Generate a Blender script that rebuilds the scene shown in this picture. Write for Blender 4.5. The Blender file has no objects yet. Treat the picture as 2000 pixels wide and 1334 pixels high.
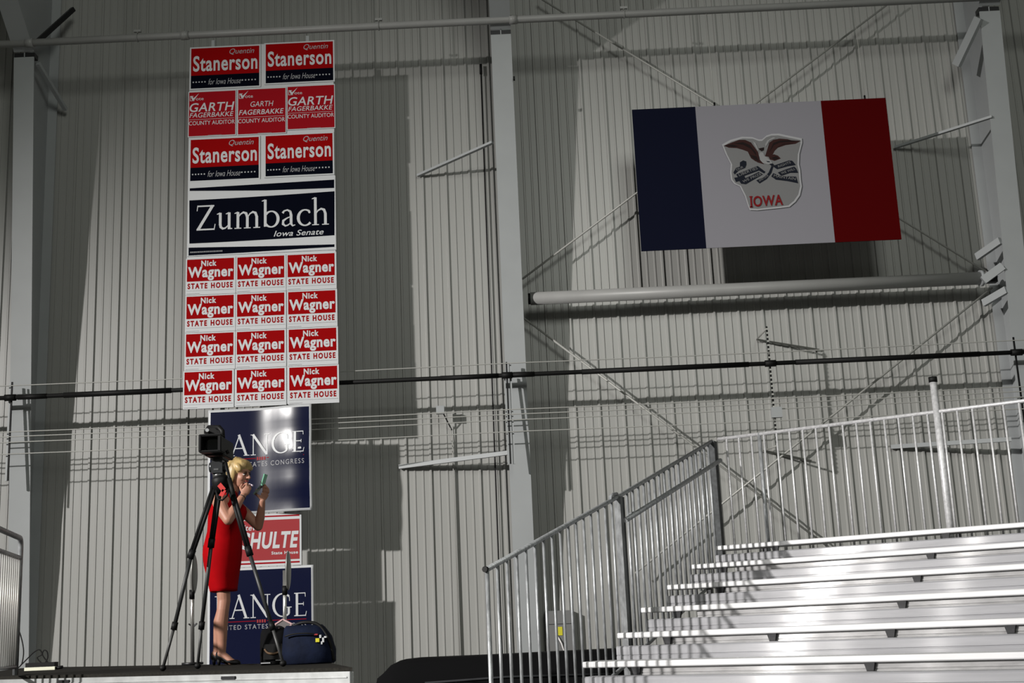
import bpy, bmesh, math, random
from mathutils import Vector, Matrix
random.seed(7)
S = bpy.context.scene
COL = S.collection
PI = math.pi

# ---------------------------------------------------------------- camera, light, exposure
FPX = 2480.0
PITCH = math.atan(FPX / 11050.0)
ROLL, YAW, EYE = 0.043, math.radians(0.6), 1.40
C0 = Vector((0, 0, EYE))
FW = Vector((-math.sin(YAW) * math.cos(PITCH), math.cos(YAW) * math.cos(PITCH), math.sin(PITCH)))
_r0 = Vector((math.cos(YAW), math.sin(YAW), 0))
_u0 = _r0.cross(FW)
RT = math.cos(ROLL) * _r0 - math.sin(ROLL) * _u0
UP = math.sin(ROLL) * _r0 + math.cos(ROLL) * _u0
cd = bpy.data.cameras.new('camera')
cd.sensor_width = 36.0
cd.lens = FPX * 36.0 / 2000.0
cd.clip_end = 200
cam = bpy.data.objects.new('camera', cd)
COL.objects.link(cam)
m = Matrix.Identity(4)
for i in range(3):
    m[i][0], m[i][1], m[i][2], m[i][3] = RT[i], UP[i], -FW[i], C0[i]
cam.matrix_world = m
S.camera = cam

S.view_settings.view_transform = 'Standard'
S.view_settings.look = 'None'
S.view_settings.gamma = 1
S.view_settings.use_curve_mapping = False
S.view_settings.exposure = 0.0

wd = bpy.data.worlds.new('hall_ambient')
S.world = wd
wd.use_nodes = True
wd.node_tree.nodes['Background'].inputs[0].default_value = (0.96, 1.0, 0.86, 1)
wd.node_tree.nodes['Background'].inputs[1].default_value = 0.08

def spot(name, loc, aim, watts, size, radius, blend=1.0, col=(1, .97, .935)):
    l = bpy.data.lights.new(name, 'SPOT')
    l.energy, l.spot_size, l.spot_blend, l.shadow_soft_size, l.color = watts, math.radians(size), blend, radius, col
    o = bpy.data.objects.new(name, l)
    COL.objects.link(o)
    o.location = loc
    o.rotation_euler = (Vector(aim) - Vector(loc)).to_track_quat('-Z', 'Y').to_euler()
    return o
# stage lamps on a truss far to the left of the photographer
spot('stage_lamp', (-18.0, -3.1, 10.3), (3.5, 14.4, -2.2), 34500, 53, .22)
spot('stage_lamp', (-17.8, -4.5, 10.3), (4.0, 9.6, 1.2), 5000, 24, .17)
spot('stage_lamp', (-16.4, -6.4, 10.3), (4.0, 9.6, 1.2), 5000, 24, .17)
# broad unseen fill light, added to lift the shadows
def area(name, loc, aim, watts, size, col=(1, 1, 1)):
    l = bpy.data.lights.new(name, 'AREA')
    l.energy, l.size, l.color = watts, size, col
    o = bpy.data.objects.new(name, l)
    COL.objects.link(o)
    o.location = loc
    o.rotation_euler = (Vector(aim) - Vector(loc)).to_track_quat('-Z', 'Y').to_euler()
area('hall_fill', (4, -6, 12.5), (0, 15, 3), 950, 5, (.97, 1, .92))

# ---------------------------------------------------------------- pixel of the 2000x1334 frame -> point
def ray(px, py):
    return FW * FPX + RT * (px - 1000) - UP * (py - 667)
def aty(px, py, Y):
    d = ray(px, py); return C0 + d * (Y / d.y)
def atz(px, py, Z):
    d = ray(px, py); return C0 + d * ((Z - EYE) / d.z)
def atp(px, py, P, n):
    d = ray(px, py); return C0 + d * ((P - C0).dot(n) / d.dot(n))

# ---------------------------------------------------------------- materials
MATS = {}
def mat(name, col, rough=.5, metal=0, spec=.5, noise=0, nscale=6, bump=0, bscale=40, aniso=0, tang=None, stretch=None, coat=0, gloss=0):
    if name in MATS: return MATS[name]
    M = bpy.data.materials.new(name)
    M.use_nodes = True
    nt = M.node_tree
    b = nt.nodes['Principled BSDF']
    b.inputs['Base Color'].default_value = (*col, 1)
    b.inputs['Roughness'].default_value = rough
    b.inputs['Metallic'].default_value = metal
    b.inputs['Specular IOR Level'].default_value = spec
    b.inputs['Coat Weight'].default_value = coat
    if aniso:
        t = nt.nodes.new('ShaderNodeCombineXYZ')
        for i in range(3): t.inputs[i].default_value = tang[i]
        g = nt.nodes.new('ShaderNodeBsdfAnisotropic')
        g.inputs['Color'].default_value = (.9, .9, .9, 1)
        g.inputs['Roughness'].default_value = rough * .29
        g.inputs['Anisotropy'].default_value = aniso
        nt.links.new(t.outputs[0], g.inputs['Tangent'])
        mxs = nt.nodes.new('ShaderNodeMixShader')
        mxs.inputs[0].default_value = gloss
        nt.links.new(b.outputs[0], mxs.inputs[1]); nt.links.new(g.outputs[0], mxs.inputs[2])
        nt.links.new(mxs.outputs[0], nt.nodes['Material Output'].inputs['Surface'])
    tc = mp = None
    if noise or bump:
        tc = nt.nodes.new('ShaderNodeTexCoord')
        mp = nt.nodes.new('ShaderNodeMapping')
        if stretch: mp.inputs['Scale'].default_value = stretch
        nt.links.new(tc.outputs['Object'], mp.inputs['Vector'])
    if noise:
        n = nt.nodes.new('ShaderNodeTexNoise')
        n.inputs['Scale'].default_value = nscale
        n.inputs['Detail'].default_value = 5
        nt.links.new(mp.outputs[0], n.inputs['Vector'])
        r = nt.nodes.new('ShaderNodeMapRange')
        r.inputs['From Min'].default_value, r.inputs['From Max'].default_value = .3, .7
        r.inputs['To Min'].default_value, r.inputs['To Max'].default_value = 1 - noise, 1 + noise
        nt.links.new(n.outputs['Fac'], r.inputs['Value'])
        mx = nt.nodes.new('ShaderNodeVectorMath'); mx.operation = 'SCALE'
        mx.inputs[0].default_value = col
        nt.links.new(r.outputs[0], mx.inputs['Scale'])
        nt.links.new(mx.outputs[0], b.inputs['Base Color'])
    if bump:
        n2 = nt.nodes.new('ShaderNodeTexNoise')
        n2.inputs['Scale'].default_value = bscale
        n2.inputs['Detail'].default_value = 3
        nt.links.new(mp.outputs[0], n2.inputs['Vector'])
        bp = nt.nodes.new('ShaderNodeBump')
        bp.inputs['Strength'].default_value = bump
        bp.inputs['Distance'].default_value = .01
        nt.links.new(n2.outputs['Fac'], bp.inputs['Height'])
        nt.links.new(bp.outputs[0], b.inputs['Normal'])
    MATS[name] = M
    return M

# ---------------------------------------------------------------- mesh builder
class MB:
    def __init__(s): s.b = bmesh.new()
    def box(s, lo, hi):
        vs = [s.b.verts.new((x, y, z)) for x in (lo[0], hi[0]) for y in (lo[1], hi[1]) for z in (lo[2], hi[2])]
        for q in ((0, 1, 3, 2), (4, 6, 7, 5), (0, 4, 5, 1), (2, 3, 7, 6), (0, 2, 6, 4), (1, 5, 7, 3)):
            s.b.faces.new([vs[i] for i in q])
        return s
    def obox(s, c, ax, ay, az):
        """box from centre and three half-extent vectors"""
        c, ax, ay, az = map(Vector, (c, ax, ay, az))
        vs = [s.b.verts.new(c + ax * i + ay * j + az * k) for i in (-1, 1) for j in (-1, 1) for k in (-1, 1)]
        for q in ((0, 1, 3, 2), (4, 6, 7, 5), (0, 4, 5, 1), (2, 3, 7, 6), (0, 2, 6, 4), (1, 5, 7, 3)):
            s.b.faces.new([vs[i] for i in q])
        return s
    def bar(s, p, q, w, h, up=(0, 0, 1)):
        p, q = Vector(p), Vector(q)
        d = (q - p); L = d.length; d.normalize()
        a = d.cross(Vector(up))
        if a.length < 1e-4: a = d.cross(Vector((0, 1, 0)))
        a.normalize(); b = a.cross(d)
        return s.obox((p + q) / 2, d * (L / 2), a * (w / 2), b * (h / 2))
    def tube(s, pts, r, seg=10, caps=True):
        pts = [Vector(p) for p in pts]
        rs = r if isinstance(r, (list, tuple)) else [r] * len(pts)
        rings = []; ref = None
        for i, p in enumerate(pts):
            d = (pts[min(i + 1, len(pts) - 1)] - pts[max(i - 1, 0)]).normalized()
            if ref is None:
                ref = Vector((0, 0, 1)) if abs(d.z) < .9 else Vector((0, 1, 0))
            a = d.cross(ref)
            if a.length < 1e-5: a = d.cross(Vector((1, 0, 0)))
            a.normalize(); b = a.cross(d).normalized(); ref = b
            rings.append([s.b.verts.new(p + (a * math.cos(2 * PI * k / seg) + b * math.sin(2 * PI * k / seg)) * rs[i]) for k in range(seg)])
        for i in range(len(rings) - 1):
            for k in range(seg):
                f = s.b.faces.new([rings[i][k], rings[i][(k + 1) % seg], rings[i + 1][(k + 1) % seg], rings[i + 1][k]])
                f.smooth = seg > 5
        if caps:
            s.b.faces.new(rings[0][::-1]); s.b.faces.new(rings[-1])
        return s
    def ell(s, c, r, seg=16, rin=10, rot=None):
        c = Vector(c)
        mm = Matrix.Translation(c) @ (rot.to_4x4() if rot else Matrix.Identity(4)) @ Matrix.Diagonal((r[0], r[1], r[2], 1))
        g = bmesh.ops.create_uvsphere(s.b, u_segments=seg, v_segments=rin, radius=1, matrix=mm)
        for v in g['verts']:
            for f in v.link_faces: f.smooth = True
        return s
    def loft(s, rings, closed=True, caps=True, smooth=True):
        R = [[s.b.verts.new(p) for p in r] for r in rings]
        n = len(R[0])
        for i in range(len(R) - 1):
            for k in range(n if closed else n - 1):
                f = s.b.faces.new([R[i][k], R[i][(k + 1) % n], R[i + 1][(k + 1) % n], R[i + 1][k]])
                f.smooth = smooth
        if caps:
            s.b.faces.new(R[0][::-1]); s.b.faces.new(R[-1])
        return s
    def poly(s, pts, thick=None):
        """flat polygon, or prism when thick is a vector"""
        v = [s.b.verts.new(p) for p in pts]
        f = s.b.faces.new(v)
        if thick is not None:
            w = [s.b.verts.new(Vector(p) + Vector(thick)) for p in pts]
            s.b.faces.new(w[::-1])
            n = len(v)
            for i in range(n): s.b.faces.new([v[i], v[(i + 1) % n], w[(i + 1) % n], w[i]])
        return s
    def mesh(s, me, M=None):
        n0 = len(s.b.verts)
        s.b.from_mesh(me)
        s.b.verts.ensure_lookup_table()
        if M is not None:
            for v in s.b.verts[n0:]: v.co = M @ v.co
        return s
    def build(s, name, material, parent=None, origin=None, smooth=None, norm=True):
        b = s.b
        if norm: bmesh.ops.recalc_face_normals(b, faces=b.faces)
        if parent is not None:
            off = wloc(parent)
        elif origin is not None: off = Vector(origin)
        else:
            xs = [v.co for v in b.verts]
            lo = Vector([min(c[i] for c in xs) for i in range(3)]); hi = Vector([max(c[i] for c in xs) for i in range(3)])
            off = Vector(((lo.x + hi.x) / 2, (lo.y + hi.y) / 2, lo.z))
        for v in b.verts: v.co -= off
        me = bpy.data.meshes.new(name)
        b.to_mesh(me); b.free()
        if smooth is not None:
            for p in me.polygons: p.use_smooth = smooth
        o = bpy.data.objects.new(name, me)
        me.materials.append(material)
        COL.objects.link(o)
        if parent is not None: o.parent = parent
        else: o.location = off
        return o

def wloc(o):
    p = Vector((0, 0, 0))
    while o: p += o.location; o = o.parent
    return p
def tag(o, label=None, cat=None, group=None, kind=None):
    if label: o['label'] = label
    if cat: o['category'] = cat
    if group: o['group'] = group
    if kind: o['kind'] = kind
    return o
def empty(name, loc, label, cat, group=None):
    o = bpy.data.objects.new(name, None)
    COL.objects.link(o); o.location = loc; o.empty_display_size = .1
    return tag(o, label, cat, group)
def copy_thing(o, loc, label):
    c = o.copy(); COL.objects.link(c); c.location = loc; c['label'] = label
    for ch in o.children:
        d = ch.copy(); COL.objects.link(d); d.parent = c
        for g in ch.children:
            e = g.copy(); COL.objects.link(e); e.parent = d
    return c

# ---------------------------------------------------------------- palette
WALL = mat('wall_paint', (.305, .305, .293), .36, 0, .5, noise=.05, nscale=.8, stretch=(1, 1, .25))
STEEL = mat('white_steel_paint', (.305, .318, .325), .5, 0, .4, noise=.03, nscale=3)
PIPEM = mat('grey_pipe_paint', (.27, .27, .265), .42, 0, .4, noise=.04, nscale=4)
BLACKR = mat('black_rubber', (.004, .004, .004), .6, 0, .2)
BLACKP = mat('black_plastic', (.004, .004, .0045), .55, 0, .18)
DARKM = mat('dark_metal', (.03, .03, .032), .4, .6, .5)
CLOTHK = mat('black_cloth', (.0035, .0035, .004), .9, 0, .1)
GALV = mat('galvanised_steel', (.28, .29, .30), .42, .45, .5, noise=.30, nscale=45, stretch=(1, 1, .35), bump=.15, bscale=60)
WIRE = mat('wire_grey', (.36, .36, .34), .5, .2, .4)
CONC = mat('concrete', (.14, .14, .135), .7, 0, .3, noise=.15, nscale=1.5)
# ================================================================ SETTING
YW = 15.72            # mean plane of the back wall
PER = .3048
X_PH = -.02           # phase of the ribs
def corrugated():
    prof = []          # (x, y) going right; y smaller = towards the hall
    n0, n1 = -46, 47
    for k in range(n0, n1):
        x = k * PER + X_PH
        prof += [(x - .022, 0), (x - .012, -.024), (x + .010, -.024), (x + .014, 0),
                 (x + .088, 0), (x + .095, -.009), (x + .111, -.009), (x + .118, 0),
                 (x + .190, 0), (x + .197, -.009), (x + .213, -.009), (x + .220, 0)]
    mb = MB()
    lo = [mb.b.verts.new((x, YW + y, 0)) for x, y in prof]
    hi = [mb.b.verts.new((x, YW + y, 13.0)) for x, y in prof]
    for i in range(len(lo) - 1): mb.b.faces.new([lo[i], lo[i + 1], hi[i + 1], hi[i]])
    return mb
tag(corrugated().build('wall_back', WALL, norm=False), kind='structure')
tag(MB().box((-16, -8, -.05), (16, YW + .1, 0)).build('floor', CONC), kind='structure')
tag(MB().box((-14.2, 8, 13.0), (14.3, YW + .1, 13.1)).build('ceiling', WALL), kind='structure')

# tapered frame columns : vertical outer flange on the wall, leaning inner flange
def D(z): return min(max(.35 + (z - 3.5) * .102, .16), 1.35)
FW2 = .128
def column(xc, label, grp='tapered frame columns', splice=True):
    root = empty('frame_column', (xc, YW - .3, 0), label, 'column', grp)
    zt = 12.6
    def seg(z0, z1):
        y0, y1 = YW - D(z0), YW - D(z1)
        mb = MB()
        t = .018
        vs = []
        for (y, z) in ((y0, z0), (y1, z1)):
            for dx in (-FW2, FW2): vs.append((xc + dx, y, z))
        a, b_, c, d = [Vector(v) for v in vs]
        mb.poly([a, b_, d, c], (0, t, 0))
        return mb
    zs = SPL
    seg(0, zs).build('inner_flange', STEEL, root)
    y0 = YW - D(zs + .07); t_ = .018
    MB().poly([(xc - FW2, y0, zs + .07), (xc + FW2, y0, zs + .07), (xc + FW2, y0 - 2.4, 10.6), (xc - FW2, y0 - 2.4, 10.6)], (0, t_, .01)).build('haunch_flange', STEEL, root)
    pr = [(xc - .006, YW - .035, 0), (xc - .006, YW - .035, 10.6), (xc - .006, YW - D(zs) - 2.4 + .03, 10.6), (xc - .006, YW - D(zs + .07) + .018, zs + .07), (xc - .006, YW - D(3.5) + .018, 3.5), (xc - .006, YW - D(1.8) + .018, 1.8), (xc - .006, YW - D(0) + .018, 0)]
    MB().poly(pr, (.012, 0, 0)).build('web', STEEL, root)
    MB().box((xc - FW2, YW - .053, 0), (xc + FW2, YW - .035, zt)).build('outer_flange', STEEL, root)
    MB().box((xc - FW2 - .01, YW - D(0) - .05, 0), (xc + FW2 + .01, YW - .03, .02)).build('base_plate', STEEL, root)
    if splice:
        y = YW - D(zs + .03)
        MB().box((xc - FW2, y + .02, zs + .005), (xc + FW2, y + .14, zs + .065)).build('splice_plate', DARKM, root)
    return root
SPL = 8.72
XL, XM, XR = -6.20, -.13, 6.045
column(XL, 'white steel column at the left edge of the photo, behind the grey railing')
column(XM, 'white steel column in the middle, between the sign tower and the flag')
column(XR, 'white steel column at the right edge of the photo, right of the flag')

def brace(name, pts, w, label, matl=STEEL, grp='flange braces'):
    mb = MB()
    for a, b_ in zip(pts[:-1], pts[1:]): mb.bar(a, b_, w[0], w[1])
    return tag(mb.build(name, matl), label, 'brace', grp)
# braces from a column's inner flange back to the wall
yw = YW - .04
brace('flange_brace', [aty(962, 278, YW - .62), aty(816, 343, yw)], (.05, .03), 'thin angle brace left of the middle column, level with the upper yard signs')
brace('flange_brace', [aty(996, 884, YW - .40), aty(780, 912, yw)], (.05, .05), 'pale low brace left of the middle column, below the five thin wires')
brace('flange_brace', [aty(1938, 228, YW - .78), aty(1748, 288, yw)], (.05, .03), 'thin angle brace running from the right column to behind the red end of the flag')
brace('flange_brace', [aty(1912, 35, YW - .92), aty(1868, 128, YW - .55)], (.05, .12), 'thick plate brace at the top of the right column, under the long grey pipe')
brace('flange_brace', [aty(1954, 470, YW - .62), aty(1908, 502, YW - .3)], (.05, .09), 'short plate brace on the right column, just above the end of the big white tube')
brace('flange_brace', [aty(1958, 520, YW - .60), aty(1920, 548, YW - .55)], (.06, .10), 'short bracket on the right column holding the end of the big white tube')
brace('flange_brace', [aty(1966, 566, YW - .58), aty(1921, 592, YW - .3)], (.05, .09), 'short plate brace on the right column, just below the end of the big white tube')
brace('flange_brace', [aty(1975, 858, YW - .40), aty(1740, 873, yw)], (.05, .05), 'pale low brace beside the right column, seen through the back railing')
brace('flange_brace', [aty(68, 86, YW - .80), aty(143, 18, YW - .25)], (.05, .06), 'dark angle brace rising right from the top of the left column', DARKM)
brace('flange_brace', [aty(74, 124, YW - .80), aty(128, 214, YW - .12)], (.05, .05), 'angle brace falling right from the top of the left column to the wall')

# cross bracing rods of the right bay
def rod(a, b_, Y, label, r=.013):
    tag(MB().tube([aty(*a, Y), aty(*b_, Y)], r, 8).build('bracing_rod', WIRE), label, 'rod', 'bracing rods')
YR = YW - .20
rod((1052, -5), (1925, 530), YR, 'thin bracing rod falling right, from the middle column behind the flag')
rod((1745, 0), (1020, 545), YR - .03, 'thin bracing rod falling left, from above the flag to the middle column')
rod((1024, 622), (1640, 1085), YR, 'thin bracing rod falling right, from below the big tube to behind the bleachers')
rod((1938, 562), (1240, 1120), YR - .03, 'thin bracing rod falling left, from the right column to behind the bleachers')

# pipes
YP = YW - .955
def hpipe(name, x0, x1, Y, z, r, material, label, cat, sleeves=(), seg=16):
    root = tag(MB().tube([(x0, Y, z), (x1, Y, z)], r, seg).build(name, material), label, cat)
    for x, w, k in sleeves:
        MB().tube([(x - w / 2, Y, z), (x + w / 2, Y, z)], r * k, seg).build('coupling', material, root)
    return root
p = aty(960, 42, YP)
zp = p.z
top = hpipe('overhead_pipe', -11, 11, YP - .02, zp, .047, PIPEM, 'long grey pipe across the top of the wall, in front of the column heads', 'pipe',
      [(aty(q, 60, YP).x, .10, 1.22) for q in (60, 362, 1003)])
for i, q in enumerate((270, 740, 1220)):
    a = aty(q, 50, YP); x = a.x
    rt = tag(MB().tube([(x, YP - .02, zp + .062), (x, YP - .02, 12.95)], .011, 8).build('pipe_hanger', WIRE),
        ['thin hanger rod holding the grey pipe, left of the sign tower', 'thin hanger rod holding the grey pipe, right of the sign tower', 'thin hanger rod holding the grey pipe, above the blue end of the flag'][i], 'hanger rod', 'pipe hanger rods')
    MB().box((x - .045, YP - .035, zp + .075), (x + .045, YP - .005, zp + .105)).build('clevis', PIPEM, rt)
    MB().tube([(x, YP - .02 + .052 * math.cos(t), zp + .052 * math.sin(t)) for t in [k * PI / 8 for k in range(17)]], .006, 6, caps=False).build('ring_clamp', PIPEM, top)

YB = YW - .76
zb = aty(990, 733, YB).z
xs = [aty(20, 775, YB).x, aty(990, 733, YB).x, aty(1505, 712, YB).x, aty(1985, 685, YB).x]
blk = hpipe('black_pipe', -11, 11, YB, zb, .027, BLACKR, 'long black insulated pipe across the wall below the red and white signs', 'pipe',
      [(x, .13, 1.5) for x in xs] + [(xs[0] + .27, .35, 1.18), (xs[0] + 1.3, 1.3, 1.25), (xs[1] - .45, .7, 1.12), (xs[1] + .18, .3, 1.2), (xs[1] + 1.9, 2.0, 1.2), (xs[2] + 1.4, 2.2, 1.2)])
# struts that carry the wires and the black pipe
def strut(x, z0, z1, label, perforated=False, grey=True):
    root = tag(MB().box((x - .009, YB + .030, z0), (x + .009, YB + .048, z1)).build('channel_strut', BLACKP), label, 'strut', 'channel struts carrying the wires')
    if perforated:
        n = int((z1 - z0) / .05)
        for i in range(n):
            z = z0 + .02 + i * .05
            MB().box((x - .013, YB + .024, z), (x + .013, YB + .031, z + .02)).build('strut_slot_plate', WIRE, root)
    return root
zz = lambda px, py: aty(px, py, YB).z
s1 = strut(xs[1], zz(1000, 905), zz(989, 706), 'black strut on the middle column where the wires cross')
MB().box((xs[1] + .03, YB + .06, zz(1000, 905)), (xs[1] + .055, YB + .085, zz(989, 706))).build('channel_rail', STEEL, s1)
MB().box((xs[1] - .035, YB + .06, zz(1000, 905)), (xs[1] - .02, YB + .085, zz(989, 725))).build('channel_rail', STEEL, s1)
s0 = strut(xs[0], zz(20, 938), zz(20, 745), 'black strut on the left column where the wires cross')
MB().box((xs[0] - .045, YB + .06, zz(20, 938)), (xs[0] - .02, YB + .085, zz(20, 745))).build('channel_rail', STEEL, s0)
strut(xs[2], zz(1511, 872), zz(1500, 636), 'perforated strut hanging alone below the flag, with a white box on it', True)
s3 = strut(xs[3], zz(1990, 900), zz(1985, 657), 'black strut on the right column where the wires cross')
# slanting stays of the free strut
a = Vector((xs[2], YB + .04, zz(1500, 640))); w1 = aty(1478, 663, YW - .05); w2 = aty(1600, 683, YW - .05)
tag(MB().tube([a, w1, w2], .012, 8).build('strut_stay', WIRE), 'bent thin stay from the top of the free strut to the wall', 'stay rod', 'strut stays')
a = Vector((xs[2], YB + .04, zz(1511, 870))); w1 = aty(1492, 880, YW - .05); w2 = aty(1585, 900, YW - .05)
tag(MB().tube([a, w1, w2], .012, 8).build('strut_stay', WIRE), 'bent thin stay from the foot of the free strut to the wall', 'stay rod', 'strut stays')
# wires
wl = ['single thin wire just above the black pipe', 'topmost of the four thin wires below the black pipe', 'second from the top of the four thin wires below the black pipe',
      'third from the top of the four thin wires below the black pipe', 'lowest of the thin wires below the black pipe']
for (py, l) in zip((709, 799.6, 809, 820, 843), wl):
    z = aty(992, py, YB).z
    pts = []
    for k in range(0, 45):
        x = -11 + k * .5
        t = ((x - xs[1]) / (xs[1] - xs[0])) % 1.0
        pts.append((x, YB + .012, z - .012 * math.sin(PI * t)))
    tag(MB().tube(pts, .0068, 6).build('wire', WIRE), l, 'wire', 'wires along the wall')

# big tube (rolled net) below the flag
YT = YW - .40
pa, pb = aty(1036, 582, YT), aty(1915, 545, YT)
zt_ = (pa.z + pb.z) / 2
rt = empty('roller_tube', (pa.x, YT, zt_), 'big round white tube hanging below the flag between two columns', 'tube')
MB().tube([(pa.x, YT, zt_), (pb.x, YT, zt_)], .080, 24).build('tube_body', PIPEM, rt)
MB().tube([(pb.x - .01, YT, zt_), (pb.x + .03, YT, zt_)], .10, 24).build('end_plate', STEEL, rt)
MB().tube([(pa.x - .03, YT, zt_), (pa.x + .005, YT, zt_)], .070, 20).build('end_cap', BLACKP, rt)
MB().box((pb.x + .02, YT - .03, zt_ - .06), (pb.x + .20, YT + .06, zt_ + .02)).build('bracket', DARKM, rt)

# small boxes
c = aty(860, 801, YW - .25)
r_ = tag(MB().box((c.x - .05, c.y - .03, c.z - .05), (c.x + .05, c.y + .03, c.z + .05)).build('sensor_box', STEEL), 'small white box on an arm left of the middle column, level with the thin wires', 'sensor')
MB().bar((c.x + .03, c.y, c.z - .03), (c.x + .12, YW - .03, c.z - .22), .012, .012).build('arm', DARKM, r_)
c2 = c + Vector((.14, 0, -.16)); 
tag(MB().tube([(c.x + .1, YW - .06, c.z - .16), (c.x + .125, YW - .05, c.z - .40), (c.x + .13, YW - .05, .05)], .007, 6).build('sensor_cable', WIRE), 'thin cable dropping down the wall from the small white sensor box', 'cable')
c = Vector((xs[2] + .02, YB - .0, zz(1511, 806)))
tag(MB().box((c.x - .062, YB - .035, c.z - .062), (c.x + .062, YB + .028, c.z + .062)).build('junction_box', STEEL), 'white square box on the perforated strut below the flag', 'box')
a, b_ = aty(939, 131, YW - .06), aty(974, 1098, YW - .06)
r_ = tag(MB().tube([a, (a + b_) / 2, b_, (b_.x, b_.y, .02)], .009, 6).build('drop_cable', BLACKP), 'thin dark cable running straight down the wall just left of the middle column', 'cable')
MB().tube([a + Vector((0, 0, -.1)), a + Vector((0, 0, .04))], .018, 8).build('cable_end', BLACKR, r_)
c = aty(1004, 153, YW - D(8.4) - .02)
tag(MB().box((c.x - .012, c.y - .02, c.z - .02), (c.x + .012, c.y + .03, c.z + .02)).build('clip', BLACKR), 'tiny black clip on the right edge of the middle column, high up', 'clip')
# ================================================================ LETTERING
def text_mesh(body, bold=0.0, shear=0.0, space=1.0):
    cu = bpy.data.curves.new('t', 'FONT')
    cu.body = body; cu.size = 1; cu.offset = bold; cu.shear = shear; cu.space_character = space + max(0, bold) * 4
    cu.resolution_u = 4
    o = bpy.data.objects.new('t', cu)
    COL.objects.link(o)
    bpy.context.view_layer.update()
    me = bpy.data.meshes.new_from_object(o.evaluated_get(bpy.context.evaluated_depsgraph_get()))
    bpy.data.objects.remove(o); bpy.data.curves.remove(cu)
    return me
def fit(me, box):
    """scale a text mesh into box (u0,v0,u1,v1) of the sheet"""
    xs = [v.co.x for v in me.vertices]; ys = [v.co.y for v in me.vertices]
    x0, x1, y0, y1 = min(xs), max(xs), min(ys), max(ys)
    sx, sy = (box[2] - box[0]) / (x1 - x0), (box[3] - box[1]) / (y1 - y0)
    for v in me.vertices:
        v.co.x = box[0] + (v.co.x - x0) * sx; v.co.y = box[1] + (v.co.y - y0) * sy; v.co.z = 0
    return me
def stroke(pts):
    """variable width stroke [(x,y,w)...] -> list of quads"""
    out = []; L = []; R = []
    for i, (x, y, w) in enumerate(pts):
        a = pts[max(i - 1, 0)]; b = pts[min(i + 1, len(pts) - 1)]
        dx, dy = b[0] - a[0], b[1] - a[1]; n = math.hypot(dx, dy) or 1
        nx, ny = -dy / n * w / 2, dx / n * w / 2
        L.append((x + nx, y + ny)); R.append((x - nx, y - ny))
    for i in range(len(pts) - 1): out.append([L[i], L[i + 1], R[i + 1], R[i]])
    return out
def arc(cx, cy, rx, ry, a0, a1, w0, w1, n=18):
    """arc whose width runs w0 (horizontal tangent) to w1 (vertical tangent)"""
    p = []
    for i in range(n + 1):
        a = math.radians(a0 + (a1 - a0) * i / n)
        p.append((cx + rx * math.cos(a), cy + ry * math.sin(a), w0 + (w1 - w0) * abs(math.cos(a)) ** 1.5))
    return p
def hs(x, y, w, t=.035): return [(x - w / 2, y, t), (x + w / 2, y, t)]
def glyphs_caps():
    T, t = .115, .05
    g = {}
    g['L'] = (.68, [[(.17, 0, T), (.17, 1, T)], hs(.17, .98, .30), [(.04, .02, .04), (.64, .02, .04)], [(.60, 0, .05), (.65, .22, .02)]])
    g['A'] = (.93, [[(.12, .02, t), (.46, 1.0, t)], [(.43, 1.02, T), (.79, .02, T)], [(.25, .36, t), (.68, .36, t)], hs(.12, .018, .24), hs(.80, .018, .28)])
    g['N'] = (1.0, [[(.15, .0, t), (.15, 1, t)], [(.13, 1, T), (.82, .02, T)], [(.83, 0, t), (.83, 1, t)], hs(.15, .018, .26), hs(.10, .98, .16), hs(.83, .98, .28)])
    g['G'] = (.98, [arc(.52, .5, .44, .49, 48, 312, .05, .125), [(.80, .13, .11), (.80, .40, .11)], hs(.80, .40, .28), [(.83, .86, .03), (.84, .66, .03)]])
    g['E'] = (.66, [[(.17, 0, T), (.17, 1, T)], [(.04, .02, .04), (.60, .02, .04)], [(.04, .98, .04), (.57, .98, .04)], [(.17, .52, .045), (.48, .52, .045)], [(.57, 0, .03), (.62, .2, .03)], [(.56, 1.0, .03), (.57, .82, .03)], [(.48, .44, .025), (.48, .60, .025)]])
    return g
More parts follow.
